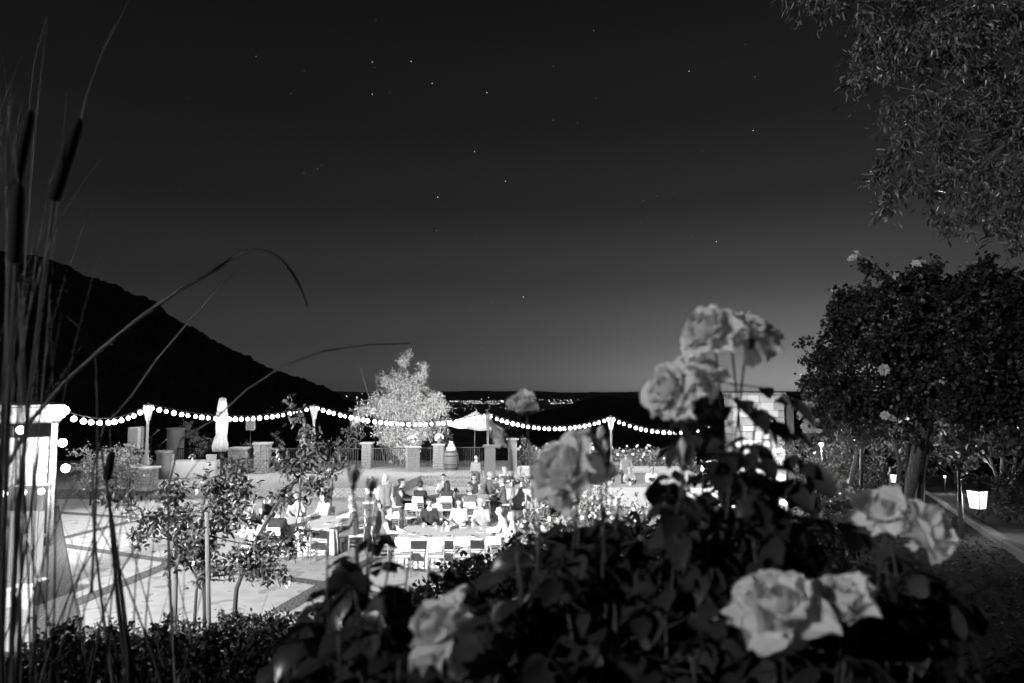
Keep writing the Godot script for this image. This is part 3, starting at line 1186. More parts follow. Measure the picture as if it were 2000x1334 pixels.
func make_sky() -> ImageTexture:
	var w := 1024
	var h := 512
	var im := Image.create(w, h, false, Image.FORMAT_RGBF)
	var el := [-90.0, 0.0, 1.5, 5.0, 10.0, 16.0, 23.0, 32.0, 60.0, 90.0]
	var lv := [0.05, 0.064, 0.076, 0.062, 0.038, 0.0185, 0.0092, 0.0042, 0.0018, 0.0013]
	for y in h:
		var e := 90.0 - (y + 0.5) * 180.0 / h
		var k := 0
		while k < el.size() - 2 and e > el[k + 1]: k += 1
		var base: float = lerp(lv[k], lv[k + 1], smoothstep(el[k], el[k + 1], e) if k != 0 else 1.0)
		for x in w:
			var az := (x + 0.5) * 360.0 / w
			var d: float = abs(fposmod(az - 25.0 + 180.0, 360.0) - 180.0)
			var v: float = 1.19 * base * (0.28 + 0.78 * exp(-pow(d / 50.0, 2.0)) + 3.7 * exp(-pow(d / 17.0, 2.0)) * exp(-max(e, 0.0) / 4.6))
			im.set_pixel(x, y, Color(v, v, v))
	return ImageTexture.create_from_image(im)


func _ready() -> void:
	# ------------------------------------------------ camera, sky, exposure
	var cam := Camera3D.new()
	cam.name = "camera"
	add_child(cam)
	cam.position = Vector3(0, 4.4, 0)
	cam.rotation_degrees = Vector3(4.244, 0, 0)
	cam.near = 0.05
	cam.far = 30000.0
	var at := CameraAttributesPhysical.new()
	at.frustum_focal_length = 24.0
	at.frustum_focus_distance = 13.0
	at.frustum_near = 0.05
	at.frustum_far = 30000.0
	at.exposure_aperture = 3.0
	cam.attributes = at
	cam.fov = 53.13
	cam.current = true
	var env := Environment.new()
	env.background_mode = Environment.BG_SKY
	var sky := Sky.new()
	var sm := PanoramaSkyMaterial.new()
	sm.panorama = make_sky()
	sky.sky_material = sm
	env.sky = sky
	env.background_energy_multiplier = 1.0
	env.tonemap_mode = Environment.TONE_MAPPER_LINEAR
	env.tonemap_exposure = 1.0
	env.fog_enabled = true
	env.fog_density = 0.00002
	env.fog_light_color = Color(0.85, 0.85, 0.85)
	env.sdfgi_enabled = true
	env.ssao_enabled = true
	env.ssil_enabled = true
	var we := WorldEnvironment.new()
	we.name = "environment"
	we.environment = env
	add_child(we)

	make_materials()
	make_leaf_shapes()
	make_petals()
	bulb_mesh = MB.new().lathe([Vector2(0.0, -0.11), Vector2(0.065, -0.088), Vector2(0.1, -0.03), Vector2(0.098, 0.03), Vector2(0.055, 0.08), Vector2(0.024, 0.1), Vector2(0.0, 0.101)], 12).done()
	socket_mesh = MB.new().tube([Vector3(0, 0.09, 0), Vector3(0, 0.165, 0)], [0.028], 6).done()

	far_land()
	star_dust()
	patio()
	kiosk()
	terrace()
	planting()
	people_and_tables()
	garden()
	near_plants()


func far_land() -> void:
	make_terrain()
	var big: Array = [Vector3(-378.428, 91.001, -260.000), Vector3(-309.023, 79.595, -270.000), Vector3(-255.581, 70.456, -280.000), Vector3(-220.083, 63.659, -290.000), Vector3(-215.029, 63.399, -300.000), Vector3(-213.883, 63.701, -310.000), Vector3(-210.948, 62.916, -320.000), Vector3(-208.543, 59.444, -330.000), Vector3(-204.432, 57.996, -340.000), Vector3(-199.689, 55.570, -350.000), Vector3(-195.550, 50.544, -365.000), Vector3(-188.954, 44.371, -380.000), Vector3(-180.475, 36.196, -400.000), Vector3(-173.456, 29.561, -420.000), Vector3(-164.967, 22.497, -440.000), Vector3(-155.039, 16.082, -460.000), Vector3(-143.676, 10.848, -480.000), Vector3(-134.570, 4.773, -500.000), Vector3(-120.315, -6.824, -520.000), Vector3(-96.437, -29.260, -540.000)]
	ridge("hill", big, M.hill, 170.0, 150.0, 1.6)
	R.seed = 4
	var hn := FastNoiseLite.new()
	hn.seed = 8
	hn.frequency = 0.05
	var xf := []
	for i in big.size() - 1:
		for k in 210:
			var p: Vector3 = big[i].lerp(big[i + 1], R.randf())
			var t := pow(R.randf(), 4.5)
			var o := Vector3(-p.x, 0, -p.z).normalized()
			p += o * 120.0 * t
			p.y -= 150.0 * pow(t * 120.0 / 170.0, 1.15) + 0.4
			var cl: float = hn.get_noise_2d(p.x, p.z)
			var s: float = R.randf_range(0.9, 2.2) + 5.0 * pow(max(0.0, cl + 0.12), 1.3)
			xf.append(Transform3D(Basis(Vector3.UP, R.randf() * TAU).scaled(Vector3(s, s * R.randf_range(0.6, 1.0), s)), p))
	var noise := FastNoiseLite.new()
	noise.frequency = 0.9
	var cb := MB.new()
	var prof := []
	for i in 8: prof.append(Vector2(sin(PI * i / 7.0) * (1.0 + 0.18 * sin(i * 2.3)), -cos(PI * i / 7.0)))
	cb.lathe(prof, 9, Vector3.ZERO, 3, 0.25)
	var ch := scatter("chaparral", self, cb.done(), M.hill, xf, 1.0, 1.0)
	tag(ch, "dark scrub covering the steep black hillside", "scrub", "", "stuff")
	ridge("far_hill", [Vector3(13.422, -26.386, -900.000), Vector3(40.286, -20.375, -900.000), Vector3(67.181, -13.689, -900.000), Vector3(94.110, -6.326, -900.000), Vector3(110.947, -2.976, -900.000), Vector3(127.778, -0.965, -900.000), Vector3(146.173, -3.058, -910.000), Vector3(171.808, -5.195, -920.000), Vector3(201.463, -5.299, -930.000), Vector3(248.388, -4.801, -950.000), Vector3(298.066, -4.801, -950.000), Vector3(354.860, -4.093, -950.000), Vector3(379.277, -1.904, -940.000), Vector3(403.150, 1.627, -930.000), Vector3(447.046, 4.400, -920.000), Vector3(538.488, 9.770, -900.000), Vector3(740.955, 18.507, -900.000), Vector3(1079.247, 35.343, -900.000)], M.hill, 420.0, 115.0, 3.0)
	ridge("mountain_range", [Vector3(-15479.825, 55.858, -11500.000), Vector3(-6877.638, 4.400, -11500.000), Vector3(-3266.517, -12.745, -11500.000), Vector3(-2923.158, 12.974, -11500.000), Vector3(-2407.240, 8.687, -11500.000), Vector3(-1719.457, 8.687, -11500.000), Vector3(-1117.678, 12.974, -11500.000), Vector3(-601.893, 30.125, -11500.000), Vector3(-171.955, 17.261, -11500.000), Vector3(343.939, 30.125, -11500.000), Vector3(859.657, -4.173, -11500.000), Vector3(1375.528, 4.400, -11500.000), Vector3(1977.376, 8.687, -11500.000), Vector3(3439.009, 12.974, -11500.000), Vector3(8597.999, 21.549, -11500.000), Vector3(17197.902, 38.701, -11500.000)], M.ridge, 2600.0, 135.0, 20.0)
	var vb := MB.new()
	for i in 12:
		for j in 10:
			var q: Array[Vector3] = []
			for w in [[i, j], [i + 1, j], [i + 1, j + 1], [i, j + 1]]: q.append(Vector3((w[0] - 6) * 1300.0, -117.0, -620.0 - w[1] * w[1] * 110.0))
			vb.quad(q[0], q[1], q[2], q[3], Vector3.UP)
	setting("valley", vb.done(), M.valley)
	# lights of the far town
	R.seed = 15
	var tl := []
	for band in [[865, 985, 783, 786, 60], [905, 990, 786, 790, 70], [1075, 1130, 786, 790, 60], [1040, 1160, 780, 784, 24], [650, 720, 768, 790, 14], [830, 1000, 776, 800, 40], [1000, 1080, 790, 806, 22], [640, 700, 774, 800, 14], [860, 1040, 795, 812, 18]]:
		for i in band[4]:
			var px: float = R.randf_range(band[0], band[1])
			var py: float = R.randf_range(band[2], band[3])
			var slope: float = (py - 766.0) / 1334.0
			var d: float = clamp(124.0 / max(slope, 0.006), 1800.0, 8600.0)
			var s: float = d / 1334.0 * R.randf_range(0.3, 0.75)
			tl.append(Transform3D(Basis().scaled(Vector3.ONE * s), Vector3((px - 1000.0) / 1334.0 * d, 4.4 - slope * d + 2.0, -d)))
	var sp := SphereMesh.new()
	sp.radius = 1.0
	sp.height = 2.0
	sp.radial_segments = 8
	sp.rings = 4
	var town := scatter("town_lights", self, sp, M.town_glow, tl, 1.0, 1.0)
	tag(town, "scattered lights of a distant town down in the valley", "town lights", "", "stuff")
	# stars
	for q in [[Vector3(-1374.569, 4499.510, -9000.000), "bright star topmost of the square group high above the bamboo"], [Vector3(-1904.751, 4492.294, -9000.000), "bright star at the upper left of the group above the bamboo"], [Vector3(-1085.813, 4189.973, -9000.000), "bright star just below the topmost of the group above the bamboo"], [Vector3(-1897.891, 4039.357, -9000.000), "bright star at the lower left of the group above the bamboo"], [Vector3(-340.705, 4060.851, -9000.000), "bright star high above the open umbrella"], [Vector3(2411.589, 4362.550, -9000.000), "bright star high above the top rose cluster"], [Vector3(3261.146, 3532.798, -9000.000), "bright star between the rose cluster and the overhanging tree"], [Vector3(-504.266, 3242.140, -9000.000), "bright star midway up the sky above the open umbrella"], [Vector3(-89.506, 2833.269, -9000.000), "bright star midway up the sky right of the umbrella"], [Vector3(-996.586, 2615.833, -9000.000), "bright star halfway up the sky above the wine barrel"], [Vector3(2728.911, 2009.662, -9000.000), "bright star just above the top rose cluster"], [Vector3(149.558, 1265.376, -9000.000), "bright star low in the sky above the small rose bloom"]]:
		single("star", sp, M.star_glow, q[1], "star", "brighter stars", Transform3D(Basis().scaled(Vector3.ONE * 5.2), q[0]))


func star_dust() -> void:
	R.seed = 71
	var sp := SphereMesh.new()
	sp.radius = 1.0
	sp.height = 2.0
	sp.radial_segments = 6
	sp.rings = 3
	var xf := []
	for i in 260:
		var az := R.randf_range(-1.4, 1.4)
		var el := asin(R.randf_range(0.03, 0.8))
		xf.append(Transform3D(Basis().scaled(Vector3.ONE * R.randf_range(1.4, 3.2)), Vector3(0, 4.4, 0) + Vector3(sin(az) * cos(el), sin(el), -cos(az) * cos(el)) * 9200.0))
	for q in [Vector3(-1006.634, 2162.385, -9000.000), Vector3(190.208, 1176.391, -9000.000), Vector3(-271.771, 1196.915, -9000.000), Vector3(-543.300, 1142.201, -9000.000), Vector3(564.854, 4427.388, -9000.000), Vector3(1765.664, 2566.841, -9000.000), Vector3(2255.760, 3072.625, -9000.000), Vector3(-4377.996, 3989.232, -9000.000), Vector3(-4618.226, 3532.798, -9000.000), Vector3(-4450.607, 2720.949, -9000.000), Vector3(1521.911, 651.968, -9000.000), Vector3(-405.617, 584.191, -9000.000), Vector3(-1857.567, 5079.476, -9000.000), Vector3(3018.397, 991.990, -9000.000), Vector3(554.542, 3675.076, -9000.000), Vector3(3308.622, 4283.393, -9000.000), Vector3(-2619.886, 3002.130, -9000.000), Vector3(-1739.345, 1677.755, -9000.000), Vector3(1120.258, 4933.983, -9000.000), Vector3(-3490.758, 4571.714, -9000.000)]: xf.append(Transform3D(Basis().scaled(Vector3.ONE * 4.2), q))
	var o := scatter("star_dust", self, sp, M.star_faint_glow, xf, 1.0, 1.0)
	tag(o, "hardly visible stars strewn over the whole night sky", "stars", "", "stuff")


func patio() -> void:
	setting("patio", prism(PackedVector2Array([Vector2(-45, -7.5), Vector2(14, -7.5), Vector2(14, -42), Vector2(-45, -42)]), -0.3, 0.0), M.concrete)
	var bands := [[Vector3(-13.415, 0.000, -20.265), Vector3(-4.365, 0.000, -16.107), 0.34], [Vector3(-4.365, 0.000, -16.107), Vector3(-1.028, 0.000, -14.084), 0.34], [Vector3(-9.242, 0.000, -13.619), Vector3(-8.772, 0.000, -17.840), 0.42], [Vector3(-8.772, 0.000, -17.840), Vector3(-8.496, 0.000, -20.265), 0.34], [Vector3(-4.679, 0.000, -14.084), Vector3(-4.247, 0.000, -16.107), 0.42], [Vector3(-4.247, 0.000, -16.107), Vector3(-3.427, 0.000, -19.427), 0.34], [Vector3(-13.646, 0.000, -20.608), Vector3(-12.956, 0.000, -23.747), 0.36], [Vector3(-16.970, 0.000, -25.548), Vector3(-11.777, 0.000, -23.840), 0.34], [Vector3(-8.699, 0.000, -13.185), Vector3(-6.045, 0.000, -12.396), 0.34]]
	var y := 0.004
	for b in bands:
		var s := setting("paving_band", strip(b[0], b[1], b[2], y), M.band)
		s.set_meta("label", "dark paver band across the pale patio")
		y += 0.0015
	# paver path along the low wall
	setting("paver_path", strip(Vector3(-17.885, 0.000, -26.674), Vector3(-6.836, 0.000, -10.717), 0.75, 0.018), M.band)
	# the low wall with white caps
	var caps: Array = [Vector3(-9.970, 0.000, -14.514), Vector3(-13.097, 0.000, -19.004), Vector3(-16.716, 0.000, -24.318), Vector3(-19.876, 0.000, -28.977)]
	var w := thing("low_wall", "low grey patio wall with white square caps on its posts", "wall", caps[0])
	for i in 4:
		var c: Vector3 = caps[i] - caps[0]
		part("post", MB.new().box(c + Vector3(0, 0.2, 0), Vector3(0.36, 0.4, 0.36)).done(), M.stucco, w)
		part("cap", MB.new().cbox(c + Vector3(0, 0.45, 0), Vector3(0.46, 0.1, 0.46), 0.015).done(), M.white_paint, w)
		if i < 3:
			var d: Vector3 = caps[i + 1] - caps[i]
			var n := d.normalized()
			part("wall_panel", MB.new().box(c + d * 0.5 + Vector3(0, 0.17, 0), Vector3(d.length() - 0.37, 0.34, 0.2), Basis(n, Vector3.UP, n.cross(Vector3.UP))).done(), M.grey_paint, w)
	part("ledge", MB.new().cbox(Vector3(-2.2, 0.36, 0.02), Vector3(4.0, 0.1, 0.4), 0.015).done(), M.white_paint, w)
	part("wall_panel", MB.new().box(Vector3(-2.2, 0.155, 0.02), Vector3(4.0, 0.31, 0.24)).done(), M.stucco, w)
	var scr := thing("slatted_screen", "tall grey screen of upright boards behind the low wall", "screen", Vector3(-10.417, 0.000, -14.721) + Vector3(-0.25, 0, -0.5))
	for i in 8:
		part("board", MB.new().cbox(Vector3(-0.62 + i * 0.14, 0.9, 0.0), Vector3(0.132, 1.8, 0.03), 0.006).done(), M.grey_paint, scr)
	for yy in [0.25, 1.6]:
		part("batten", MB.new().box(Vector3(-0.13, yy, -0.031), Vector3(1.12, 0.09, 0.03)).done(), M.grey_paint, scr)


func kiosk() -> void:
	var k := thing("bar_kiosk", "white clapboard bar kiosk with a dark serving hatch and bright lamps", "kiosk", Vector3(-13.3, 0, -20.0), 34.0)
	var L := 15.0
	var kt := k.transform
	var cx := -L * 0.5
	for i in 5:
		part("clapboard", MB.new().cbox(Vector3(cx, 1.8 + 0.262 * (i + 0.5), -0.02), Vector3(L, 0.262, 0.035), 0.006, Basis(Vector3.RIGHT, -0.13)).done(), M.white_paint, k)
	for i in 83:
		part("plank", MB.new().cbox(Vector3(-0.09 - i * 0.18, 0.86, -0.03), Vector3(0.172, 1.72, 0.03), 0.006).done(), M.grey_paint, k)
	part("shelf", MB.new().cbox(Vector3(cx, 1.76, 0.13), Vector3(L + 0.05, 0.06, 0.44), 0.01).done(), M.white_paint, k)
	part("fascia", MB.new().cbox(Vector3(cx, 3.78, 0.12), Vector3(L + 0.3, 0.42, 0.05), 0.01).done(), M.white_paint, k)
	part("moulding", MB.new().cbox(Vector3(cx + 0.02, 3.94, 0.17), Vector3(L + 0.36, 0.05, 0.045), 0.01).done(), M.white_paint, k)
	part("moulding", MB.new().cbox(Vector3(cx + 0.02, 4.02, 0.2), Vector3(L + 0.42, 0.06, 0.1), 0.012).done(), M.white_paint, k)
	part("roof", MB.new().box(Vector3(cx, 4.0, -3.2), Vector3(L + 0.4, 0.09, 6.6)).done(), M.grey_paint, k)
	part("soffit", MB.new().box(Vector3(cx, 3.54, -3.2), Vector3(L + 0.24, 0.05, 6.5)).done(), M.grey_paint, k)
	part("corner_post", MB.new().box(Vector3(0.0, 1.75, -0.02), Vector3(0.16, 3.5, 0.16)).done(), M.white_paint, k)
	part("back_wall", MB.new().box(Vector3(cx, 1.75, -6.3), Vector3(L, 3.5, 0.15)).done(), M.grey_paint, k)
	part("counter_back", MB.new().box(Vector3(cx, 1.52, -0.2), Vector3(L - 0.1, 3.03, 0.1)).done(), M.dark, k)
	part("inner_wall", MB.new().box(Vector3(cx, 3.3, -1.6), Vector3(L - 0.1, 0.46, 0.1)).done(), M.dark, k)
	part("side_wall", MB.new().box(Vector3(0.0, 1.75, -3.2), Vector3(0.13, 3.5, 6.05)).done(), M.white_paint, k)
	part("side_wall", MB.new().box(Vector3(-L, 1.75, -3.2), Vector3(0.13, 3.5, 6.05)).done(), M.white_paint, k)
	# bottles on the hatch sill
	R.seed = 8
	var bt := MB.new().lathe([Vector2(0.0, 0.0), Vector2(0.045, 0.0), Vector2(0.045, 0.18), Vector2(0.016, 0.24), Vector2(0.016, 0.31), Vector2(0.0, 0.315)], 10).done()
	var names_ := ["dark bottle at the left end of the kiosk hatch sill", "dark bottle beside the white cup on the hatch sill", "dark bottle in the middle of the hatch sill", "dark bottle next to the hatch corner"]
	for i in 4:
		single("bottle", bt, M.dark, names_[i], "bottle", "bottles on the kiosk sill", Transform3D(Basis(), kt * Vector3(-1.65 + i * 0.22, 3.115, -0.12)))
	single("white_cup", MB.new().lathe([Vector2(0.0, 0.0), Vector2(0.06, 0.0), Vector2(0.1, 0.24), Vector2(0.09, 0.24), Vector2(0.05, 0.02)], 12).done(), M.china, "white cup standing on the kiosk hatch sill", "cup", "", Transform3D(Basis(), kt * Vector3(-1.4, 3.115, 0.0)))
	# flood lamps on the kiosk
	var fl := [[Vector3(0.22, 3.88, 0.5), 2.5, "bright flood lamp at the roof corner of the kiosk"], [Vector3(0.2, 2.95, 0.4), 2.0, "bright flood lamp half way up the kiosk corner"], [Vector3(0.3, 2.22, 0.4), 9.0, "bright flood lamp low on the kiosk corner beside the shrubs"], [Vector3(-0.8, 3.35, 0.45), 1.5, "bright flood lamp in the kiosk hatch"]]
	for f in fl:
		var t := thing("flood_lamp", f[2], "lamp", kt * f[0], 34.0, "flood lamps on the kiosk")
		part("bracket", MB.new().tube([Vector3(-0.02, -0.02, -0.46), Vector3(0, 0, -0.1)], [0.03], 6).done(), M.iron, t)
		var o := part("bulb", MB.new().lathe([Vector2(0.0, -0.12), Vector2(0.075, -0.09), Vector2(0.115, 0.0), Vector2(0.075, 0.09), Vector2(0.0, 0.12)], 14).done(), M.flood_glow, t)
		lamp(o, Vector3.ZERO, f[1], 0.1)
	for i in 5:
		var t := thing("counter_lamp", ["round counter lamp nearest the kiosk corner", "second round counter lamp from the kiosk corner", "middle round lamp under the kiosk shelf", "fourth round counter lamp from the kiosk corner", "round counter lamp farthest from the kiosk corner"][i], "lamp", kt * Vector3(-0.25 - i * 0.42, 1.6, 0.26), 34.0, "round lamps under the kiosk shelf")
		part("socket", MB.new().tube([Vector3(0, 0.08, 0), Vector3(0, 0.13, 0)], [0.03], 7).done(), M.iron, t)
		var o := part("bulb", MB.new().lathe([Vector2(0.0, -0.1), Vector2(0.06, -0.07), Vector2(0.09, 0.0), Vector2(0.05, 0.07), Vector2(0.0, 0.09)], 12).done(), M.bulb_glow, t)
		lamp(o, Vector3.ZERO, 0.2, 0.08)
	# flood mast of the courtyard, left of the view, that lights the tables and the near roses
	var mp := Vector3(-13.0, ground_y(-13.0, 9.0), 9.0)
	var af := thing("flood_mast", "tall courtyard flood mast with two heads beside the near bank", "lamp post", mp)
	part("pole", MB.new().tube([Vector3.ZERO, Vector3(0, 6.4, 0)], [0.07, 0.04], 10).done(), M.iron, af)
	var head := Vector3(0.1, 6.3, -0.1)
	var aimed := Transform3D(Basis(), head).looking_at(Vector3(-3.0, 0.4, -18.2) - mp, Vector3.UP)
	part("housing", MB.new().lathe([Vector2(0.0, -0.3), Vector2(0.16, -0.3), Vector2(0.2, -0.02), Vector2(0.2, 0.0), Vector2(0.18, 0.0), Vector2(0.15, -0.1)], 20).done(), M.iron, af, aimed * Transform3D(Basis(Vector3.RIGHT, -PI / 2), Vector3.ZERO))
	part("lens", MB.new().lathe([Vector2(0.0, -0.06), Vector2(0.165, -0.06)], 20).done(), M.flood_glow, af, aimed * Transform3D(Basis(Vector3.RIGHT, -PI / 2), Vector3.ZERO))
	var so := SpotLight3D.new()
	so.name = "spot"
	so.light_energy = 2800.0
	so.spot_angle = 20.0
	so.spot_angle_attenuation = 0.7
	so.spot_range = 60.0
	so.spot_attenuation = 2.0
	so.light_size = 0.12
	so.shadow_enabled = true
	af.add_child(so)
	so.transform = aimed * Transform3D(Basis(), Vector3(0, 0, -0.06))
	var gl := part("globe", MB.new().lathe([Vector2(0.0, -0.14), Vector2(0.1, -0.1), Vector2(0.14, 0.0), Vector2(0.1, 0.1), Vector2(0.0, 0.14)], 16, Vector3(0, 6.55, 0)).done(), M.flood_glow, af)
	lamp(gl, Vector3(0, 6.55, 0), 235.0, 0.12)


func terrace() -> void:
	var e0: Vector3 = Vector3(-5.041, 0.400, -28.989)
	var e1: Vector3 = Vector3(-4.380, 0.400, -33.213)
	var e2: Vector3 = Vector3(1.823, 0.400, -32.814)
	setting("terrace", prism(PackedVector2Array([Vector2(-32, -28.2), Vector2(e0.x, e0.z), Vector2(e1.x, e1.z), Vector2(e2.x, e2.z), Vector2(9, -34), Vector2(9, -40.5), Vector2(-32, -40.5)]), 0.01, 0.4), M.terrace)
	for i in 2:
		var y := 0.27 - i * 0.135
		var z := 0.4 * (i + 1)
		setting("step", prism(PackedVector2Array([Vector2(e1.x + z * 0.9, e1.z + 0.01), Vector2(e1.x + z * 0.9, e1.z + z), Vector2(e2.x, e2.z + z), Vector2(e2.x, e2.z + 0.01)]), 0.008 - i * 0.003, y), M.terrace)
	# stone pillars
	pillar(Vector3(-14.994, 0.400, -28.388), 0.6, 0.85, "stone pillar that carries the lamp post nearest the kiosk", 21)
	pillar(Vector3(-13.427, 0.330, -34.000) * Vector3(1, 0, 1) + Vector3(0, 0.4, 0), 0.8, 1.2, "broad pale stone pillar behind the closed umbrella", 22)
	pillar(Vector3(-12.402, 0.294, -34.300) * Vector3(1, 0, 1) + Vector3(0, 0.4, 0), 0.62, 1.42, "tall stone pillar at the left end of the railing", 23)
	pillar(Vector3(-10.009, 0.438, -34.800) * Vector3(1, 0, 1) + Vector3(0, 0.4, 0), 0.52, 1.42, "stone pillar under the lamp post beside the bamboo", 24)
	pillar(Vector3(-7.722, 0.400, -36.796), 0.48, 1.25, "stone pillar just left of the pale bamboo", 25)
	pillar(Vector3(-5.020, 0.400, -34.912), 0.55, 1.2, "stone pillar with a flower urn in front of the bamboo", 26, 20.0)
	pillar(Vector3(-3.875, 0.400, -36.549), 0.52, 1.2, "stone pillar with a flower urn beside the barrel", 27)
	pillar(Vector3(4.812, 0.039, -33.000) * Vector3(1, 0, 1), 0.5, 0.95, "short stone pillar below the far lamp post", 28)
	pillar(Vector3(4.110, -0.204, -38.000) * Vector3(1, 0, 1) + Vector3(0, 0.2, 0), 0.5, 1.35, "dark slim pillar standing in the rose hedge", 29, 0, false, "grey_paint")
	pillar(Vector3(-1.039, 0.400, -32.618), 0.5, 1.42, "dark smooth pillar in front of the open umbrella", 30, 0, false, "grey_paint")
	pillar(Vector3(0.026, 0.099, -35.500) * Vector3(1, 0, 1) + Vector3(0, 0.4, 0), 0.46, 1.55, "dark smooth pillar between the umbrella and the rose hedge", 31, 0, false, "grey_paint")
	var rl := [[350, 458, 36.0, "railing span behind the closed umbrella"], [526, 604, 36.0, "railing span between the tall pillar and the lamp pillar"], [622, 706, 36.0, "railing span left of the bamboo"], [728, 796, 36.2, "railing span in front of the bamboo"], [817, 847, 36.4, "short railing span between the two flower urns"], [893, 946, 36.8, "railing span under the open umbrella"]]
	for r in rl:
		var a := Vector3((r[0] - 1000) / 1334.0 * r[2], 0.4, -r[2])
		railing(a, Vector3((r[1] - 1000) / 1334.0 * r[2], 0.4, -r[2]), 1.06, r[3])
	# lamp posts and string lights
	var tops: Array = [Vector3(-15.480, 3.922, -29.200), Vector3(-10.029, 3.778, -34.800), Vector3(-1.199, 3.382, -34.200), Vector3(5.325, 3.134, -37.000)]
	lamp_post(Vector3(tops[0].x, 1.34, tops[0].z), tops[0].y, "lantern post on the pillar nearest the kiosk")
	lamp_post(Vector3(tops[1].x, 1.91, tops[1].z), tops[1].y, "lantern post left of the bamboo")
	lamp_post(Vector3(tops[2].x, 0.4, tops[2].z), tops[2].y, "lantern post beside the open umbrella")
	lamp_post(Vector3(tops[3].x, 0.1, tops[3].z), tops[3].y, "lantern post standing in the rose hedge")
	var last: Vector3 = Vector3(10.222, 2.788, -35.000)
	var mast := thing("light_mast", "thin dark mast at the end of the string lights by the chimney", "mast", Vector3(last.x, 0.0, last.z))
	part("pole", MB.new().tube([Vector3.ZERO, Vector3(0, last.y + 0.05, 0)], [0.05, 0.035], 8).done(), M.iron, mast)
	part("hook", MB.new().tube([Vector3(-0.1, last.y, 0), Vector3(0.02, last.y + 0.03, 0)], [0.012], 6).done(), M.iron, mast)
	var k0: Vector3 = Vector3(-13.1, 3.95, -19.8)
	strand(k0, tops[0], 0.45, 0.75, 2.0, "string lights from the kiosk roof to the first lantern post")
	strand(tops[0], tops[1], 0.55, 0.29, 0.95, "string lights between the first two lantern posts in front of the hill")
	strand(tops[1], tops[2], 0.62, 0.29, 0.95, "string lights running through the bamboo to the umbrella")
	strand(tops[2], tops[3], 0.6, 0.29, 0.95, "string lights between the umbrella and the hedge post")
	strand(tops[3], last, 0.5, 0.29, 0.95, "string lights from the hedge post towards the chimney")
	# umbrellas
	var cu := thing("closed_umbrella", "closed pale market umbrella tied up before the black hill", "umbrella", Vector3(-13.690, 0.400, -32.425))
	part("base", MB.new().lathe([Vector2(0.0, 0.0), Vector2(0.3, 0.0), Vector2(0.3, 0.07), Vector2(0.06, 0.12), Vector2(0.0, 0.12)], 16).done(), M.iron, cu)
	part("pole", MB.new().tube([Vector3(0, 0.1, 0), Vector3(0, 3.75, 0)], [0.03], 8).done(), M.dark_wood, cu)
	part("canopy", MB.new().lathe([Vector2(0.17, 1.22), Vector2(0.27, 1.28), Vector2(0.25, 1.6), Vector2(0.21, 1.9), Vector2(0.24, 2.3), Vector2(0.25, 2.7), Vector2(0.23, 3.02), Vector2(0.2, 3.1), Vector2(0.22, 3.2), Vector2(0.19, 3.5), Vector2(0.15, 3.72), Vector2(0.0, 3.78)], 48, Vector3.ZERO, 8, 0.26).done(), M.canvas, cu)
	part("cloth_tail", MB.new().lathe([Vector2(0.0, 1.2), Vector2(0.13, 1.24), Vector2(0.17, 1.45), Vector2(0.1, 1.8), Vector2(0.02, 1.98)], 20, Vector3(-0.22, 0, 0.08), 5, 0.25).done(), M.canvas, cu)
	part("strap", MB.new().lathe([Vector2(0.232, 3.03), Vector2(0.24, 3.06), Vector2(0.232, 3.09)], 20).done(), M.grey_paint, cu)
	var ou := thing("open_umbrella", "open white market umbrella on a thin pole by the railing", "umbrella", Vector3(Vector3(-1.954, 0.739, -35.600).x, 0.4, -35.6))
	part("pole", MB.new().tube([Vector3(0, 0, 0), Vector3(0.05, 2.95, 0)], [0.032], 8).done(), M.dark_wood, ou)
	part("base", MB.new().lathe([Vector2(0.0, 0.0), Vector2(0.28, 0.0), Vector2(0.26, 0.08), Vector2(0.0, 0.1)], 14).done(), M.iron, ou)
	var apex := Vector3(0.1, 3.05, 0)
	for i in 8:
		var b := MB.new()
		var a0 := TAU * i / 8 + 0.2
		var a1 := TAU * (i + 1) / 8 + 0.2
		var c0 := Vector3(cos(a0) * 1.45, 2.3 + cos(a0) * -0.14, sin(a0) * 1.45)
		var c1 := Vector3(cos(a1) * 1.45, 2.3 + cos(a1) * -0.14, sin(a1) * 1.45)
		var prev: Array[Vector3] = [apex, apex]
		for j in range(1, 6):
			var t := j / 5.0
			var row: Array[Vector3] = [apex.lerp(c0, t) + Vector3.DOWN * 0.06 * sin(t * PI), apex.lerp(c1, t) + Vector3.DOWN * 0.06 * sin(t * PI)]
			var mid := (row[0] + row[1]) * 0.5 + Vector3.DOWN * 0.07 * t
			var pm := (prev[0] + prev[1]) * 0.5 + Vector3.DOWN * 0.07 * (t - 0.2)
			b.quad(prev[0], row[0], mid, pm, Vector3.UP)
			b.quad(pm, mid, row[1], prev[1], Vector3.UP)
			prev = row
		var dm := (c0 + c1) * 0.5 + Vector3.DOWN * 0.07
		b.quad(c0, dm, dm + Vector3.DOWN * 0.13, c0 + Vector3.DOWN * 0.13, Vector3(c0.x, 0, c0.z))
		b.quad(dm, c1, c1 + Vector3.DOWN * 0.13, dm + Vector3.DOWN * 0.13, Vector3(c0.x, 0, c0.z))
		part("canopy_panel", b.done(), M.canvas, ou)
		part("rib", MB.new().tube([Vector3(0.04, 2.3, 0), c0 + Vector3.DOWN * 0.02], [0.011], 5).done(), M.dark_wood, ou)
	part("finial", MB.new().lathe([Vector2(0.0, 0.0), Vector2(0.04, 0.0), Vector2(0.03, 0.08), Vector2(0.0, 0.1)], 10, apex).done(), M.dark_wood, ou)
	# barrel with white tiers
	var ba := thing("wine_barrel", "upright wooden barrel standing by the railing gap", "barrel", Vector3(-3.140, 0.400, -35.595))
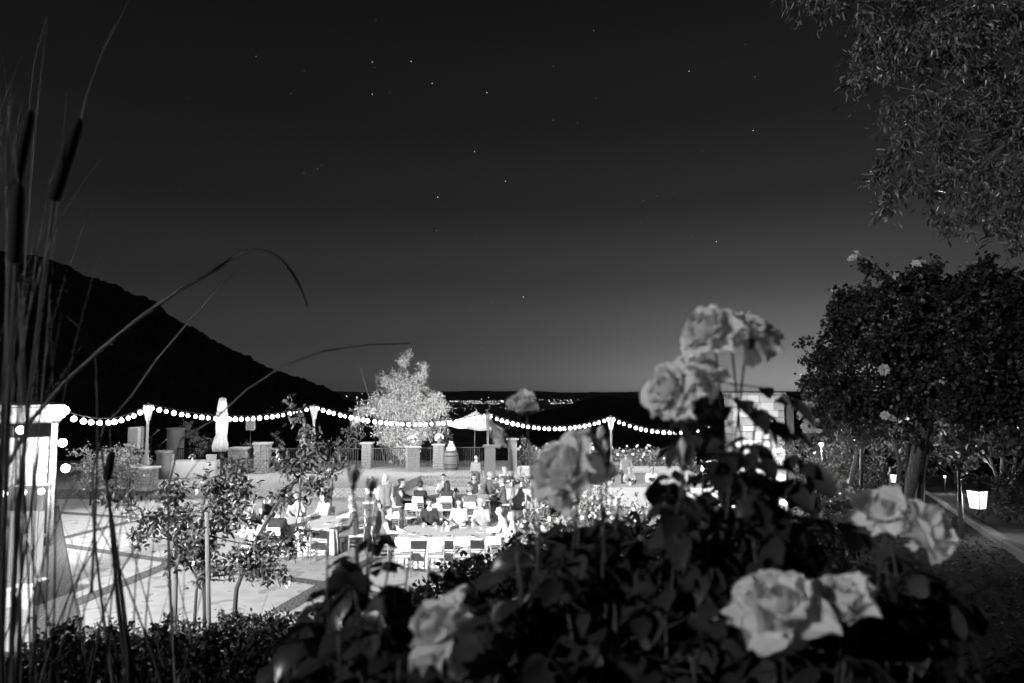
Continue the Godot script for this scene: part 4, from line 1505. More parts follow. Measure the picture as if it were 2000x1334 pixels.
	for i in 18:
		var a := TAU * i / 18
		var b := MB.new().flat()
		var rr := [0.3, 0.365, 0.385, 0.365, 0.3]
		for j in 4:
			var y0: float = j * 0.26
			var q: Array[Vector3] = []
			for w in [[a - 0.165, rr[j], y0], [a + 0.165, rr[j], y0], [a + 0.165, rr[j + 1], y0 + 0.26], [a - 0.165, rr[j + 1], y0 + 0.26]]: q.append(Vector3(cos(w[0]) * w[1], w[2], sin(w[0]) * w[1]))
			b.quad(q[0], q[1], q[2], q[3], Vector3(cos(a), 0, sin(a)))
		part("stave", b.done(), M.barrel_wood, ba)
	for y in [[0.1, 0.335], [0.3, 0.375], [0.74, 0.375], [0.94, 0.335]]:
		part("hoop", MB.new().lathe([Vector2(y[1], y[0] - 0.025), Vector2(y[1] + 0.008, y[0]), Vector2(y[1], y[0] + 0.025)], 24).done(), M.iron, ba)
	part("lid", MB.new().lathe([Vector2(0.295, 1.0), Vector2(0.0, 1.0)], 20).done(), M.barrel_wood, ba)
	var ck := thing("tiered_stand", "white three tiered stand on top of the barrel", "stand", Vector3(-3.140, 0.400, -35.595) + Vector3(0, 1.005, 0))
	for i in 3:
		var r: float = [0.24, 0.17, 0.1][i]
		part("tier", MB.new().lathe([Vector2(r, 0.0), Vector2(r, 0.14), Vector2(r - 0.015, 0.155), Vector2(0.0, 0.156)], 20, Vector3(0, i * 0.157, 0)).done(), M.china, ck)
	# urns of white flowers on two pillars
	for u in [[Vector3(-5.020, 0.400, -34.912), "white flowers in an urn on the pillar before the bamboo", 41], [Vector3(-3.875, 0.400, -36.549), "white flowers in an urn on the pillar beside the barrel", 42]]:
		R.seed = u[2]
		var t := thing("flower_urn", u[1], "urn", u[0] + Vector3(0, 1.292, 0), 0, "flower urns on the railing pillars")
		part("urn", MB.new().lathe([Vector2(0.0, 0.0), Vector2(0.12, 0.0), Vector2(0.08, 0.06), Vector2(0.17, 0.18), Vector2(0.2, 0.26), Vector2(0.16, 0.27)], 16).done(), M.pot, t)
		var xf := []
		for i in 50: xf.append(aim(Vector3(0, 0.25, 0) + rdir() * 0.1, rdir() + Vector3.UP * 0.4, rdir(), R.randf_range(0.8, 1.2)))
		scatter("foliage", t, leaf(0.16, 0.06, 0.1, 0.3), M.leaf_shrub, xf)
		for i in 22:
			var d := (rdir() + Vector3.UP * 0.6).normalized()
			part("blossom", blossom(0.09), M.petal_far, t, aim(Vector3(0, 0.27, 0) + d * 0.2, rdir(), d))
	# tall pots, speakers, microphones
	var p1 := thing("tall_pot", "tall smooth grey planter pot in front of the draped table", "pot", Vector3(-16.150, 0.031, -32.000) * Vector3(1, 0, 1) + Vector3(0, 0.4, 0))
	part("pot", MB.new().lathe([Vector2(0.0, 0.0), Vector2(0.24, 0.0), Vector2(0.3, 0.6), Vector2(0.34, 1.15), Vector2(0.38, 1.2), Vector2(0.38, 1.3), Vector2(0.33, 1.3), Vector2(0.3, 1.15), Vector2(0.0, 1.15)], 24).done(), M.pot, p1)
	var p2 := thing("tall_pot", "tall grey ribbed column pot on the upper terrace", "pot", Vector3(Vector3(-17.842, 1.317, -36.500).x, 0.4, -36.5))
	part("pot", MB.new().lathe([Vector2(0.42, 0.0), Vector2(0.43, 1.0), Vector2(0.44, 2.0), Vector2(0.48, 2.05), Vector2(0.48, 2.12), Vector2(0.4, 2.12), Vector2(0.38, 2.0), Vector2(0.0, 2.0)], 20, Vector3.ZERO, 0, 0.0, true).done(), M.pot, p2)
	for q in [[268, 838, 876, 31.0, 0.62, 1.1, "pale loudspeaker cabinet on the left of the stage"], [277, 836, 876, 31.6, 0.5, 1.15, "grey loudspeaker cabinet behind the pale one"]]:
		var d: float = q[3]
		var t := thing("loudspeaker", q[6], "loudspeaker", Vector3((q[0] - 1000) / 1334.0 * d, 0.4, -d), 14.0, "loudspeakers on the terrace")
		part("cabinet", MB.new().cbox(Vector3(0, 1.95, 0), Vector3(q[4] * 0.7, 0.95, 0.4), 0.02).done(), M.grey_paint if d > 31.2 else M.cap, t)
		part("grille", MB.new().cbox(Vector3(0, 1.95, 0.206), Vector3(q[4] * 0.6, 0.86, 0.012), 0.004).done(), M.grey_metal, t)
		part("pole", MB.new().tube([Vector3(0, 0.3, 0), Vector3(0, 1.48, 0)], [0.025], 7).done(), M.iron, t)
		for i in 3:
			var a := TAU * i / 3 + 0.4
			part("leg", MB.new().tube([Vector3(0, 0.55, 0), Vector3(cos(a) * 0.45, 0.0, sin(a) * 0.45)], [0.016], 6).done(), M.iron, t)
	var sp := thing("loudspeaker", "small grey loudspeaker on a pole behind the tall pillar", "loudspeaker", Vector3(Vector3(-13.913, 1.983, -36.600).x, 0.4, -36.6), 8.0, "loudspeakers on the terrace")
	part("cabinet", MB.new().cbox(Vector3(0, 2.3, 0), Vector3(0.44, 0.64, 0.36), 0.03).done(), M.cap, sp)
	part("grille", MB.new().cbox(Vector3(0, 2.3, 0.187), Vector3(0.36, 0.54, 0.012), 0.004).done(), M.grey_metal, sp)
	part("pole", MB.new().tube([Vector3(0, 0.2, 0), Vector3(0, 1.98, 0)], [0.025], 7).done(), M.iron, sp)
	for i in 3:
		var a := TAU * i / 3
		part("leg", MB.new().tube([Vector3(0, 0.5, 0), Vector3(cos(a) * 0.45, 0.0, sin(a) * 0.45)], [0.016], 6).done(), M.iron, sp)
	for q in [[301, 838, "taller microphone stand beside the lantern post"], [318, 855, "lower boom microphone stand on the terrace"]]:
		var d := 33.5
		var top: float = 4.4 - (q[1] - 766) / 1334.0 * d
		var t := thing("microphone_stand", q[2], "microphone", Vector3((q[0] - 1000) / 1334.0 * d, 0.4, -d), 0, "microphone stands")
		part("base", MB.new().lathe([Vector2(0.0, 0.0), Vector2(0.16, 0.0), Vector2(0.15, 0.03), Vector2(0.0, 0.04)], 14).done(), M.iron, t)
		part("pole", MB.new().tube([Vector3(0, 0.03, 0), Vector3(0, top - 0.75, 0)], [0.014], 6).done(), M.iron, t)
		part("boom", MB.new().tube([Vector3(-0.2, top - 0.85, 0), Vector3(0.16, top - 0.62, 0)], [0.012], 6).done(), M.iron, t)
		part("microphone", MB.new().tube([Vector3(0.12, top - 0.64, 0), Vector3(0.26, top - 0.5, 0), Vector3(0.3, top - 0.46, 0), Vector3(0.36, top - 0.4, 0)], [0.02, 0.024, 0.05, 0.03], 8).done(), M.grey_metal, t)
	# chimney of the outdoor fireplace and the lit panel beside it
	R.seed = 51
	var cf: Vector3 = Vector3(9.059, 1.623, -28.000)
	var cw := 2.05
	var chh := 4.3
	var ct := thing("stone_chimney", "broad pale stone chimney of the outdoor fireplace", "chimney", Vector3(cf.x, 0, -28.0))
	part("core", MB.new().box(Vector3(cw * 0.5, chh * 0.5, -0.6), Vector3(cw, chh, 1.2)).done(), M.mortar, ct)
	courses(ct, Vector3(0, 0, 0.001), Vector3.RIGHT, Vector3(0, 0, 1), cw, chh, 0.27, 0.42)
	courses(ct, Vector3(-0.001, 0, -1.2), Vector3(0, 0, 1), Vector3.LEFT, 1.2, chh, 0.27, 0.42)
	part("cap", MB.new().cbox(Vector3(cw * 0.5, chh + 0.05, -0.6), Vector3(cw + 0.16, 0.1, 1.36), 0.02).done(), M.stone_dark, ct)
	part("flue", MB.new().box(Vector3(cw + 0.26, chh * 0.5 - 0.05, -0.75), Vector3(0.48, chh - 0.1, 0.9)).done(), M.dark, ct)
	var pn := thing("panel_lamp", "glowing white light panel on the cloth before the chimney", "lamp", Vector3(Vector3(7.800, 1.480, -26.500).x, 1.115, -26.5))
	part("frame", MB.new().cbox(Vector3(0, 0.36, -0.03), Vector3(1.12, 0.68, 0.06), 0.01).done(), M.white_paint, pn)
	part("screen", MB.new().box(Vector3(0, 0.37, 0.012), Vector3(1.04, 0.58, 0.02)).done(), M.panel_glow, pn)
	for sx in [-0.45, 0.45]:
		part("leg", MB.new().box(Vector3(sx, -0.16, -0.03), Vector3(0.05, 0.36, 0.05)).done(), M.iron, pn)
		part("foot", MB.new().box(Vector3(sx, -0.35, -0.03), Vector3(0.06, 0.025, 0.3)).done(), M.iron, pn)
	var al := AreaLight3D.new()
	al.name = "light"
	al.area_size = Vector2(1.0, 0.55)
	al.light_energy = 10.0
	al.shadow_enabled = true
	pn.add_child(al)
	al.position = Vector3(0, 0.37, 0.04)
	al.rotation_degrees.y = 180.0
	# spot on the chimney foot
	var sl := thing("uplight", "small bright uplight on the ground before the chimney", "lamp", Vector3(cf.x + 0.35, max(0.0, ground_y(cf.x + 0.35, -25.4)), -25.4))
	part("base", MB.new().lathe([Vector2(0.0, 0.0), Vector2(0.11, 0.0), Vector2(0.09, 0.16), Vector2(0.0, 0.16)], 12).done(), M.iron, sl)
	var sb := part("bulb", MB.new().lathe([Vector2(0.0, -0.06), Vector2(0.06, -0.03), Vector2(0.06, 0.03), Vector2(0.0, 0.06)], 10, Vector3(0, 0.22, 0)).done(), M.bulb_glow, sl)
	lamp(sb, Vector3(0, 0.22, 0), 65.0, 0.05)
	single("garden_wall", prism(PackedVector2Array([Vector2(3.4, -32.4), Vector2(8.2, -32.2), Vector2(8.2, -32.5), Vector2(3.4, -32.7)]), -0.2, 0.62), M.stucco, "low pale stucco wall below the rose hedge", "wall")


func planting() -> void:
	var thin := leaf(0.15, 0.018, 0.1, 0.35, 3)
	var bz: Vector3 = Vector3(-6.118, -0.112, -38.400)
	var base := Vector3(bz.x, 0.0, -38.4)
	var stems := []
	R.seed = 60
	for i in 16:
		var a := base + Vector3(R.randf_range(-0.9, 0.9), 0, R.randf_range(-0.4, 0.4))
		var top := base + Vector3((a.x - base.x) * 2.6 + R.randf_range(-0.3, 0.3), R.randf_range(3.4, 6.0), R.randf_range(-0.8, 0.8))
		stems.append([[a, a.lerp(top, 0.5) + Vector3(0, 0.3, 0), top], 0.022, 0.008])
	plant("bamboo_tree", "pale feathery bamboo clump lit by the string lights", "bamboo", base, stems,
		[[Vector3(-6.103, 6.114, -38.200), 0.35, 374], [Vector3(-5.878, 6.516, -38.200), 0.2, 110], [Vector3(-5.119, 5.289, -38.400), 0.4, 484], [Vector3(-4.897, 5.828, -38.200), 0.22, 132], [Vector3(-6.574, 4.856, -38.200), 0.9, 1760], [Vector3(-5.526, 4.429, -38.500), 0.9, 1760], [Vector3(-7.234, 3.721, -38.000), 0.8, 1540], [Vector3(-6.413, 3.434, -38.200), 1.0, 2200], [Vector3(-4.858, 3.431, -38.300), 1.0, 2090], [Vector3(-4.235, 4.143, -38.300), 0.45, 484], [Vector3(-3.821, 3.575, -38.200), 0.4, 374], [Vector3(-8.209, 3.434, -38.200), 0.6, 836], [Vector3(-8.518, 2.814, -38.100), 0.4, 374], [Vector3(-6.824, 2.160, -38.200), 0.9, 1672], [Vector3(-5.260, 2.160, -38.200), 0.9, 1672], [Vector3(-5.959, 1.174, -38.200), 0.8, 1232], [Vector3(-3.948, 2.574, -38.400), 0.5, 506]],
		thin, M.leaf_pale, M.bark, 61, {"shell": 0.45, "droop": 0.15, "smin": 0.9, "smax": 1.7, "lo": 0.5, "hi": 1.35, "trunk": "stem", "limbs": false, "spread": 1.2})
	var sl := leaf(0.11, 0.055, 0.15, 0.2, 3)
	# pale shrubs beside the kiosk
	var n := 0
	for q in [[Vector3(-16.425, 1.623, -27.000), 0.95, 1000, "pale leafy shrub close to the kiosk lamps"], [Vector3(-16.167, 1.665, -28.000), 1.0, 1200, "round pale shrub between the kiosk and the lamp pillar"], [Vector3(-15.577, 1.293, -28.200), 0.8, 800, "low pale shrub touching the lamp pillar"], [Vector3(-16.443, 1.756, -30.000), 0.7, 600, "pale shrub below the loudspeakers"]]:
		n += 1
		var c: Vector3 = q[0]
		plant("shrub", q[3], "shrub", Vector3(c.x, 0, c.z), [[[Vector3(c.x, 0, c.z), c], 0.04, 0.02]], [[c + Vector3(-0.3, 0.1, 0), q[1] * 0.75, int(q[2] / 2)], [c + Vector3(0.35, -0.1, 0.1), q[1] * 0.7, int(q[2] / 2)], [c + Vector3(0, -0.5, 0.2), q[1] * 0.8, int(q[2] / 2)]], sl, M.leaf_shrub, M.bark_dark, 70 + n, {"group": "pale shrubs by the kiosk", "lo": 0.5, "hi": 1.4})
	# dark bushes among the railing
	for q in [[Vector3(-16.366, 2.529, -35.000), 0.55, 330, "dark bushy plant beside the ribbed pot"], [Vector3(-15.649, 1.944, -34.500), 0.45, 260, "dark plant above the draped table"], [Vector3(-8.673, 2.056, -37.600), 0.65, 420, "dark leafy bush at the left foot of the bamboo"], [Vector3(-9.312, 1.462, -37.400), 0.5, 260, "low dark bush behind the railing left of the bamboo"], [Vector3(-12.728, 1.861, -37.200), 0.35, 150, "small dark plant behind the railing span"], [Vector3(-13.491, 1.410, -35.400), 0.4, 220, "dark plant below the pole loudspeaker"], [Vector3(-3.752, 1.838, -38.800), 0.5, 260, "dark bush at the right foot of the bamboo"], [Vector3(0.816, 1.578, -36.600), 0.45, 260, "wispy dark bush in front of the rose hedge"], [Vector3(-13.465, 1.006, -33.000), 0.4, 200, "dark potted greenery by the broad pillar"]]:
		n += 1
		var c: Vector3 = q[0]
		var g := Vector3(c.x, 0.4, c.z)
		plant("bush", q[3], "bush", g, [[[g, c], 0.03, 0.012]], [[c + Vector3(-0.15, 0.15, 0), q[1] * 0.7, int(q[2] / 2)], [c + Vector3(0.2, -0.1, 0), q[1] * 0.75, int(q[2] / 2)], [c + Vector3(0, -0.45, 0), q[1] * 0.7, int(q[2] / 2)]], sl, M.leaf_mid, M.bark_dark, 70 + n, {"group": "dark bushes along the terrace", "limb_r": 0.008})
	# hedges with white roses
	for h in [[1012, 1140, 37.5, 875, "rose hedge stretch beside the dark pillars"], [1140, 1250, 38.0, 878, "rose hedge stretch at the foot of the far lamp post"], [1250, 1350, 38.0, 878, "rose hedge stretch nearest the chimney"]]:
		n += 1
		R.seed = 90 + n
		var d: float = h[2]
		var x0: float = (h[0] - 1000) / 1334.0 * d
		var x1: float = (h[1] - 1000) / 1334.0 * d
		var top: float = 4.4 - (h[3] - 766) / 1334.0 * d
		var t := thing("rose_hedge", h[4], "hedge", Vector3((x0 + x1) * 0.5, 0, -d), 0, "rose hedges behind the low wall")
		var core := MB.new()
		core.cbox(Vector3(0, top * 0.45, 0), Vector3((x1 - x0) * 0.96, top * 0.8, 0.8), 0.2)
		part("thicket", core.done(), M.leaf_dark, t)
		var xf := []
		for i in 1500:
			var p := Vector3(R.randf_range(x0, x1) - (x0 + x1) * 0.5, 0, 0)
			var a := R.randf_range(-0.3, PI + 0.3)
			p.y = top * (0.5 + 0.52 * sin(a)) * (1.0 + R.randf_range(-0.12, 0.1)) - 0.02
			p.z = cos(a) * 0.62 + R.randf_range(-0.1, 0.1)
			if R.randf() < 0.5:
				p.z = R.randf_range(0.42, 0.66)
				p.y = R.randf_range(0.1, top)
			xf.append(aim(p, rdir() + Vector3(0, 0.2, 0.4), rdir() + Vector3.UP, R.randf_range(0.7, 1.4)))
		scatter("foliage", t, sl, M.leaf_shrub, xf, 0.3, 1.2)
		for i in 20:
			var p := Vector3(R.randf_range(x0, x1) - (x0 + x1) * 0.5, top + R.randf_range(-0.12, 0.3), R.randf_range(0.0, 0.55))
			if i % 3 == 0: p.y = R.randf_range(top * 0.55, top)
			if i % 3 == 0: p.z = 0.68
			part("blossom", blossom(0.085), M.petal_far, t, aim(p, rdir(), Vector3(0, 0.7, 0.6) + rv(0.3), R.randf_range(0.8, 1.3)))


func people_and_tables() -> void:
	make_people_shapes()
	# T1: the front table
	table(Vector3(-1.72, 0, -18.25), 0, 1.2, 0.85, "long front banquet table with the plates and glasses", "white cloth hanging to the ground on the front table")
	table(Vector3(-6.0, 0, -19.55), 8, 1.15, 0.95, "banquet table left of the grey suited man", "white cloth on the table behind the sapling")
	table(Vector3(-2.1, 0, -24.4), 0, 1.3, 0.5, "narrow banquet table behind the front table", "white cloth on the narrow table behind the front table")
	table(Vector3(0.160, 0.891, -27.000) * Vector3(1, 0, 1), -20, 1.1, 0.7, "banquet table covered with flowers near the steps", "white cloth on the flower covered table")
	table(Vector3(0.997, 0.871, -33.600) * Vector3(1, 0, 1) + Vector3(0, 0.02, 0), 0, 0.72, 0.5, "small far table below the rose hedge", "rounded white cloth on the small far table", 0.7)
	table(Vector3(4.527, 0.508, -27.200) * Vector3(1, 0, 1), 0, 1.3, 0.5, "banquet table in front of the low stucco wall", "white cloth on the table before the low stucco wall")
	table(Vector3(7.546, 0.608, -26.500) * Vector3(1, 0, 1), 0, 0.95, 0.55, "buffet table under the glowing panel", "white cloth on the buffet table under the glowing panel", 0.74)
	table(Vector3(-15.4, 0.4, -32.8), 0, 1.35, 0.6, "long draped table on the left of the terrace", "white cloth on the terrace table below the closed umbrella")
	# chairs
	var cs := [[Vector3(-2.62, 0, -16.9), 180.0, "empty slatted chair at the left end of the front table"], [Vector3(-1.82, 0, -16.9), 180.0, "empty slatted chair at the middle of the front table"], [Vector3(-1.2, 0, -16.95), 180.0, "empty slatted chair right of the middle of the front table"], [Vector3(-0.5, 0, -17.0), 190.0, "empty slatted chair at the right corner of the front table"], [Vector3(-3.4, 0, -18.2), 90.0, "chair under the man in the waistcoat"], [Vector3(-0.1, 0, -18.3), -90.0, "chair under the guest at the right end of the front table"], [Vector3(0.2, 0, -17.5), -110.0, "chair under the nearest white shirted guest"],
		[Vector3(-6.75, 0, -17.95), 186.0, "empty slatted chair beside the sapling trunk"], [Vector3(-6.15, 0, -18.1), 180.0, "chair under the grey jacketed man behind the sapling"], [Vector3(-5.35, 0, -18.15), 172.0, "empty chair beside the hanging white cloth corner"], [Vector3(-7.5, 0, -19.5), 90.0, "chair under the fair haired woman"], [Vector3(-4.3, 0, -19.2), -75.0, "chair under the grey suited man"], [Vector3(-4.55, 0, -20.4), -80.0, "chair under the woman behind the grey suited man"], [Vector3(-5.6, 0, -20.9), 0.0, "chair under the woman in white"], [Vector3(-6.5, 0, -21.0), 0.0, "chair under the dark haired woman facing us"],
		[Vector3(-3.55, 0, -20.4), 200.0, "empty chair turned between two tables"], [Vector3(-3.15, 0, -21.9), 180.0, "dark backed chair behind the waistcoat guest"], [Vector3(-2.35, 0, -21.7), 180.0, "empty chair in the middle of the second row"], [Vector3(-3.1, 0, -23.3), 170.0, "chair under the dark jacketed man"], [Vector3(-2.2, 0, -23.4), 180.0, "chair under the long haired woman"], [Vector3(-1.35, 0, -22.2), 180.0, "chair under the waistcoat man seen from behind"], [Vector3(-2.5, 0, -25.5), 0.0, "chair on the far side of the narrow table"], [Vector3(-1.4, 0, -25.5), 0.0, "second chair on the far side of the narrow table"],
		[Vector3(-5.1, 0, -24.8), 0.0, "empty chair at the left of the steps"], [Vector3(-4.5, 0, -24.9), 0.0, "empty chair next to the standing woman"], [Vector3(-0.9, 0, -26.2), 120.0, "chair by the flower covered table facing the steps"], [Vector3(0.3, 0, -28.3), 0.0, "chair behind the flower covered table"], [Vector3(1.4, 0, -26.6), -100.0, "chair at the right of the flower covered table"], [Vector3(3.9, 0, -28.4), 0.0, "chair left before the low stucco wall"], [Vector3(4.8, 0, -28.4), 0.0, "chair in the middle before the low stucco wall"], [Vector3(5.7, 0, -28.4), 0.0, "chair right before the low stucco wall"]]
	for c in cs: chair(c[0], c[1], c[2])
	# guests
	person("waistcoat", "short", "dark", Vector3(-3.34, 0, -18.2), 84, "man in a dark waistcoat and pale sleeves leaning over his plate")
	person("white_shirt", "short", "dark", Vector3(-0.16, 0, -18.3), -88, "guest in a white shirt bent over the right end of the front table")
	person("white_shirt", "bob", "grey", Vector3(0.14, 0, -17.52), -112, "guest in white nearest to us at the front table")
	person("waistcoat", "short", "grey", Vector3(-1.35, 0, -22.15), 180, "broad man in a waistcoat seen from behind")
	person("dark_dress", "long", "dark", Vector3(-2.2, 0, -23.35), 180, "woman in black with long dark hair seen from behind")
	person("dark_suit", "short", "dark", Vector3(-3.1, 0, -23.25), 160, "man in a black jacket turned away from us")
	person("dark_dress", "bob", "dark", Vector3(-1.4, 0, -25.4), 5, "woman in black on the far side of the narrow table")
	person("grey_dress", "bun", "dark", Vector3(-2.5, 0, -25.4), -10, "woman in grey with a bun beyond the narrow table")
	person("grey_dress", "bob", "fair", Vector3(-7.42, 0, -19.5), 88, "fair haired woman at the left end beside the sapling")
	person("dark_suit", "short", "grey", Vector3(-6.15, 0, -18.18), 184, "man in a dark jacket with his back to us behind the sapling")
	person("white_dress", "long", "dark", Vector3(-5.6, 0, -20.8), -35, "woman in a white dress with dark hair at the left table")
	person("grey_dress", "long", "dark", Vector3(-6.5, 0, -20.95), 12, "dark haired woman facing us across the left table")
	person("grey_suit", "short", "grey", Vector3(-4.36, 0, -19.22), -78, "man in a grey suit in profile at the left table")
	person("grey_dress", "bun", "grey", Vector3(-4.62, 0, -20.4), -82, "woman in grey with a bun behind the grey suited man")
	person("stand_dress", "long", "fair", Vector3(-4.05, 0, -22.0), 30, "standing woman in a long grey dress between the tables", "standing guests")
	person("stand_suit", "short", "fair", Vector3(-6.3, 0, -23.6), 60, "standing man in a pale shirt behind the left table", "standing guests")
	person("white_dress", "bob", "fair", Vector3(-4.5, 0, -24.85), 0, "fair woman in white in front of the steps")
	person("grey_suit", "short", "fair", Vector3(-0.9, 0, -26.15), 110, "man in a grey suit by the flower covered table")
	person("grey_dress", "bob", "fair", Vector3(0.3, 0, -28.2), 0, "fair woman in grey behind the flower covered table")
	person("dark_suit", "short", "dark", Vector3(1.36, 0, -26.6), -100, "man in black at the right of the flower covered table")
	person("white_dress", "long", "fair", Vector3(3.9, 0, -28.3), 0, "woman in white on the left before the stucco wall")
	person("grey_dress", "short", "grey", Vector3(4.8, 0, -28.3), 0, "guest in grey in the middle before the stucco wall")
	person("white_shirt", "short", "dark", Vector3(5.7, 0, -28.3), 0, "man in a white shirt on the right before the stucco wall")
	person("stand_suit", "short", "dark", Vector3(-1.5, 0, -28.6), 150, "standing man in a pale shirt near the steps", "standing guests")
	person("stand_dress", "bun", "dark", Vector3(5.0, 0, -30.2), -20, "standing woman by the low stucco wall", "standing guests")
	var more := [[Vector3(-2.35, 0, -19.75), 8, "dark_suit", "short", "dark", "man in black on the far side of the front table"], [Vector3(-1.5, 0, -19.8), -6, "white_dress", "long", "dark", "woman in white on the far side of the front table"], [Vector3(-0.85, 0, -19.7), -12, "grey_dress", "bob", "fair", "fair guest in grey at the far right of the front table"], [Vector3(-7.2, 0, -20.6), 40, "dark_suit", "short", "dark", "man in black at the far left corner of the left table"], [Vector3(-3.9, 0, -24.0), 90, "dark_dress", "bun", "dark", "woman in black at the left end of the narrow table"], [Vector3(-0.3, 0, -24.4), -92, "grey_suit", "short", "grey", "man in grey at the right end of the narrow table"], [Vector3(-0.35, 0, -27.9), 40, "white_dress", "bun", "fair", "woman in white at the far left of the flower covered table"], [Vector3(1.1, 0, -27.9), -40, "dark_suit", "short", "fair", "man in black at the far right of the flower covered table"]]
	for m in more:
		chair(m[0] - Basis(Vector3.UP, deg_to_rad(m[1])) * Vector3(0, 0, 0.04), m[1], "chair under the " + m[5])
		person(m[2], m[3], m[4], m[0], m[1], m[5])
	# what stands on the tables
	var ps := [[-2.55, -18.0, "the front table before the waistcoat man"], [-2.2, -17.65, "the front table's near left edge"], [-1.6, -17.62, "the front table's near middle"], [-1.0, -17.66, "the front table's near right edge"], [-0.82, -18.2, "the front table's right end"], [-2.1, -18.85, "the front table's far left edge"], [-1.3, -18.85, "the front table's far right edge"], [-6.7, -19.3, "the left table before the fair woman"], [-5.1, -19.35, "the left table before the grey suited man"], [-5.8, -20.2, "the left table before the woman in white"], [-6.1, -18.95, "the left table's near edge"]]
	for i in ps.size(): place_setting(Vector3(ps[i][0], 0.752, ps[i][1]), ps[i][2], 500 + i)
	var ws := [[-2.35, -18.35, "wine glass left of the front centrepiece"], [-2.0, -18.2, "wine glass close to the front centrepiece"], [-1.35, -18.2, "wine glass right of the front centrepiece"], [-1.05, -18.45, "wine glass at the right end of the front table"], [-1.8, -17.8, "wine glass on the near edge of the front table"], [-0.8, -17.9, "wine glass beside the nearest white shirted guest"], [-6.3, -19.3, "wine glass on the left table by the fair woman"], [-5.4, -19.7, "wine glass on the left table by the woman in white"]]
	for w in ws: wine_glass(Vector3(w[0], 0.752, w[1]), w[2])
	centrepiece(Vector3(-1.7, 0.752, -18.35), "white flower centrepiece on the front table", 91)
	centrepiece(Vector3(-6.0, 0.752, -19.6), "white flower centrepiece on the left table", 92)
	centrepiece(Vector3(-2.0, 0.752, -24.4), "white flower centrepiece on the narrow table", 93)
	var ft: Vector3 = Vector3(0.160, 0.891, -27.000)
	for i in 4: centrepiece(Vector3(ft.x - 0.6 + i * 0.4, 0.752, -27.0 - 0.14 + 0.11 * (i % 3)), ["white flowers at the left end of the flower covered table", "white flowers left of the middle of the flower covered table", "white flowers right of the middle of the flower covered table", "white flowers at the right end of the flower covered table"][i], 94 + i, 1.35)
	for i in 3: centrepiece(Vector3(3.8 + i * 0.85, 0.752, -27.2), ["white flowers on the left of the table before the stucco wall", "white flowers in the middle of the table before the stucco wall", "white flowers on the right of the table before the stucco wall"][i], 100 + i, 1.2)
	centrepiece(Vector3(-15.2, 1.152, -32.8), "white bowl of flowers on the draped terrace table", 104, 1.3)
	for q in [[-14.3, "white box at the right end of the draped terrace table"], [-16.3, "white box at the left end of the draped terrace table"]]:
		var t := thing("gift_box", q[1], "box", Vector3(q[0], 1.152, -32.8), 12, "boxes on the draped table")
		part("box", MB.new().cbox(Vector3(0, 0.12, 0), Vector3(0.4, 0.24, 0.3), 0.01).done(), M.white_paint, t)
		part("lid", MB.new().cbox(Vector3(0, 0.265, 0), Vector3(0.42, 0.05, 0.32), 0.01).done(), M.white_paint, t)


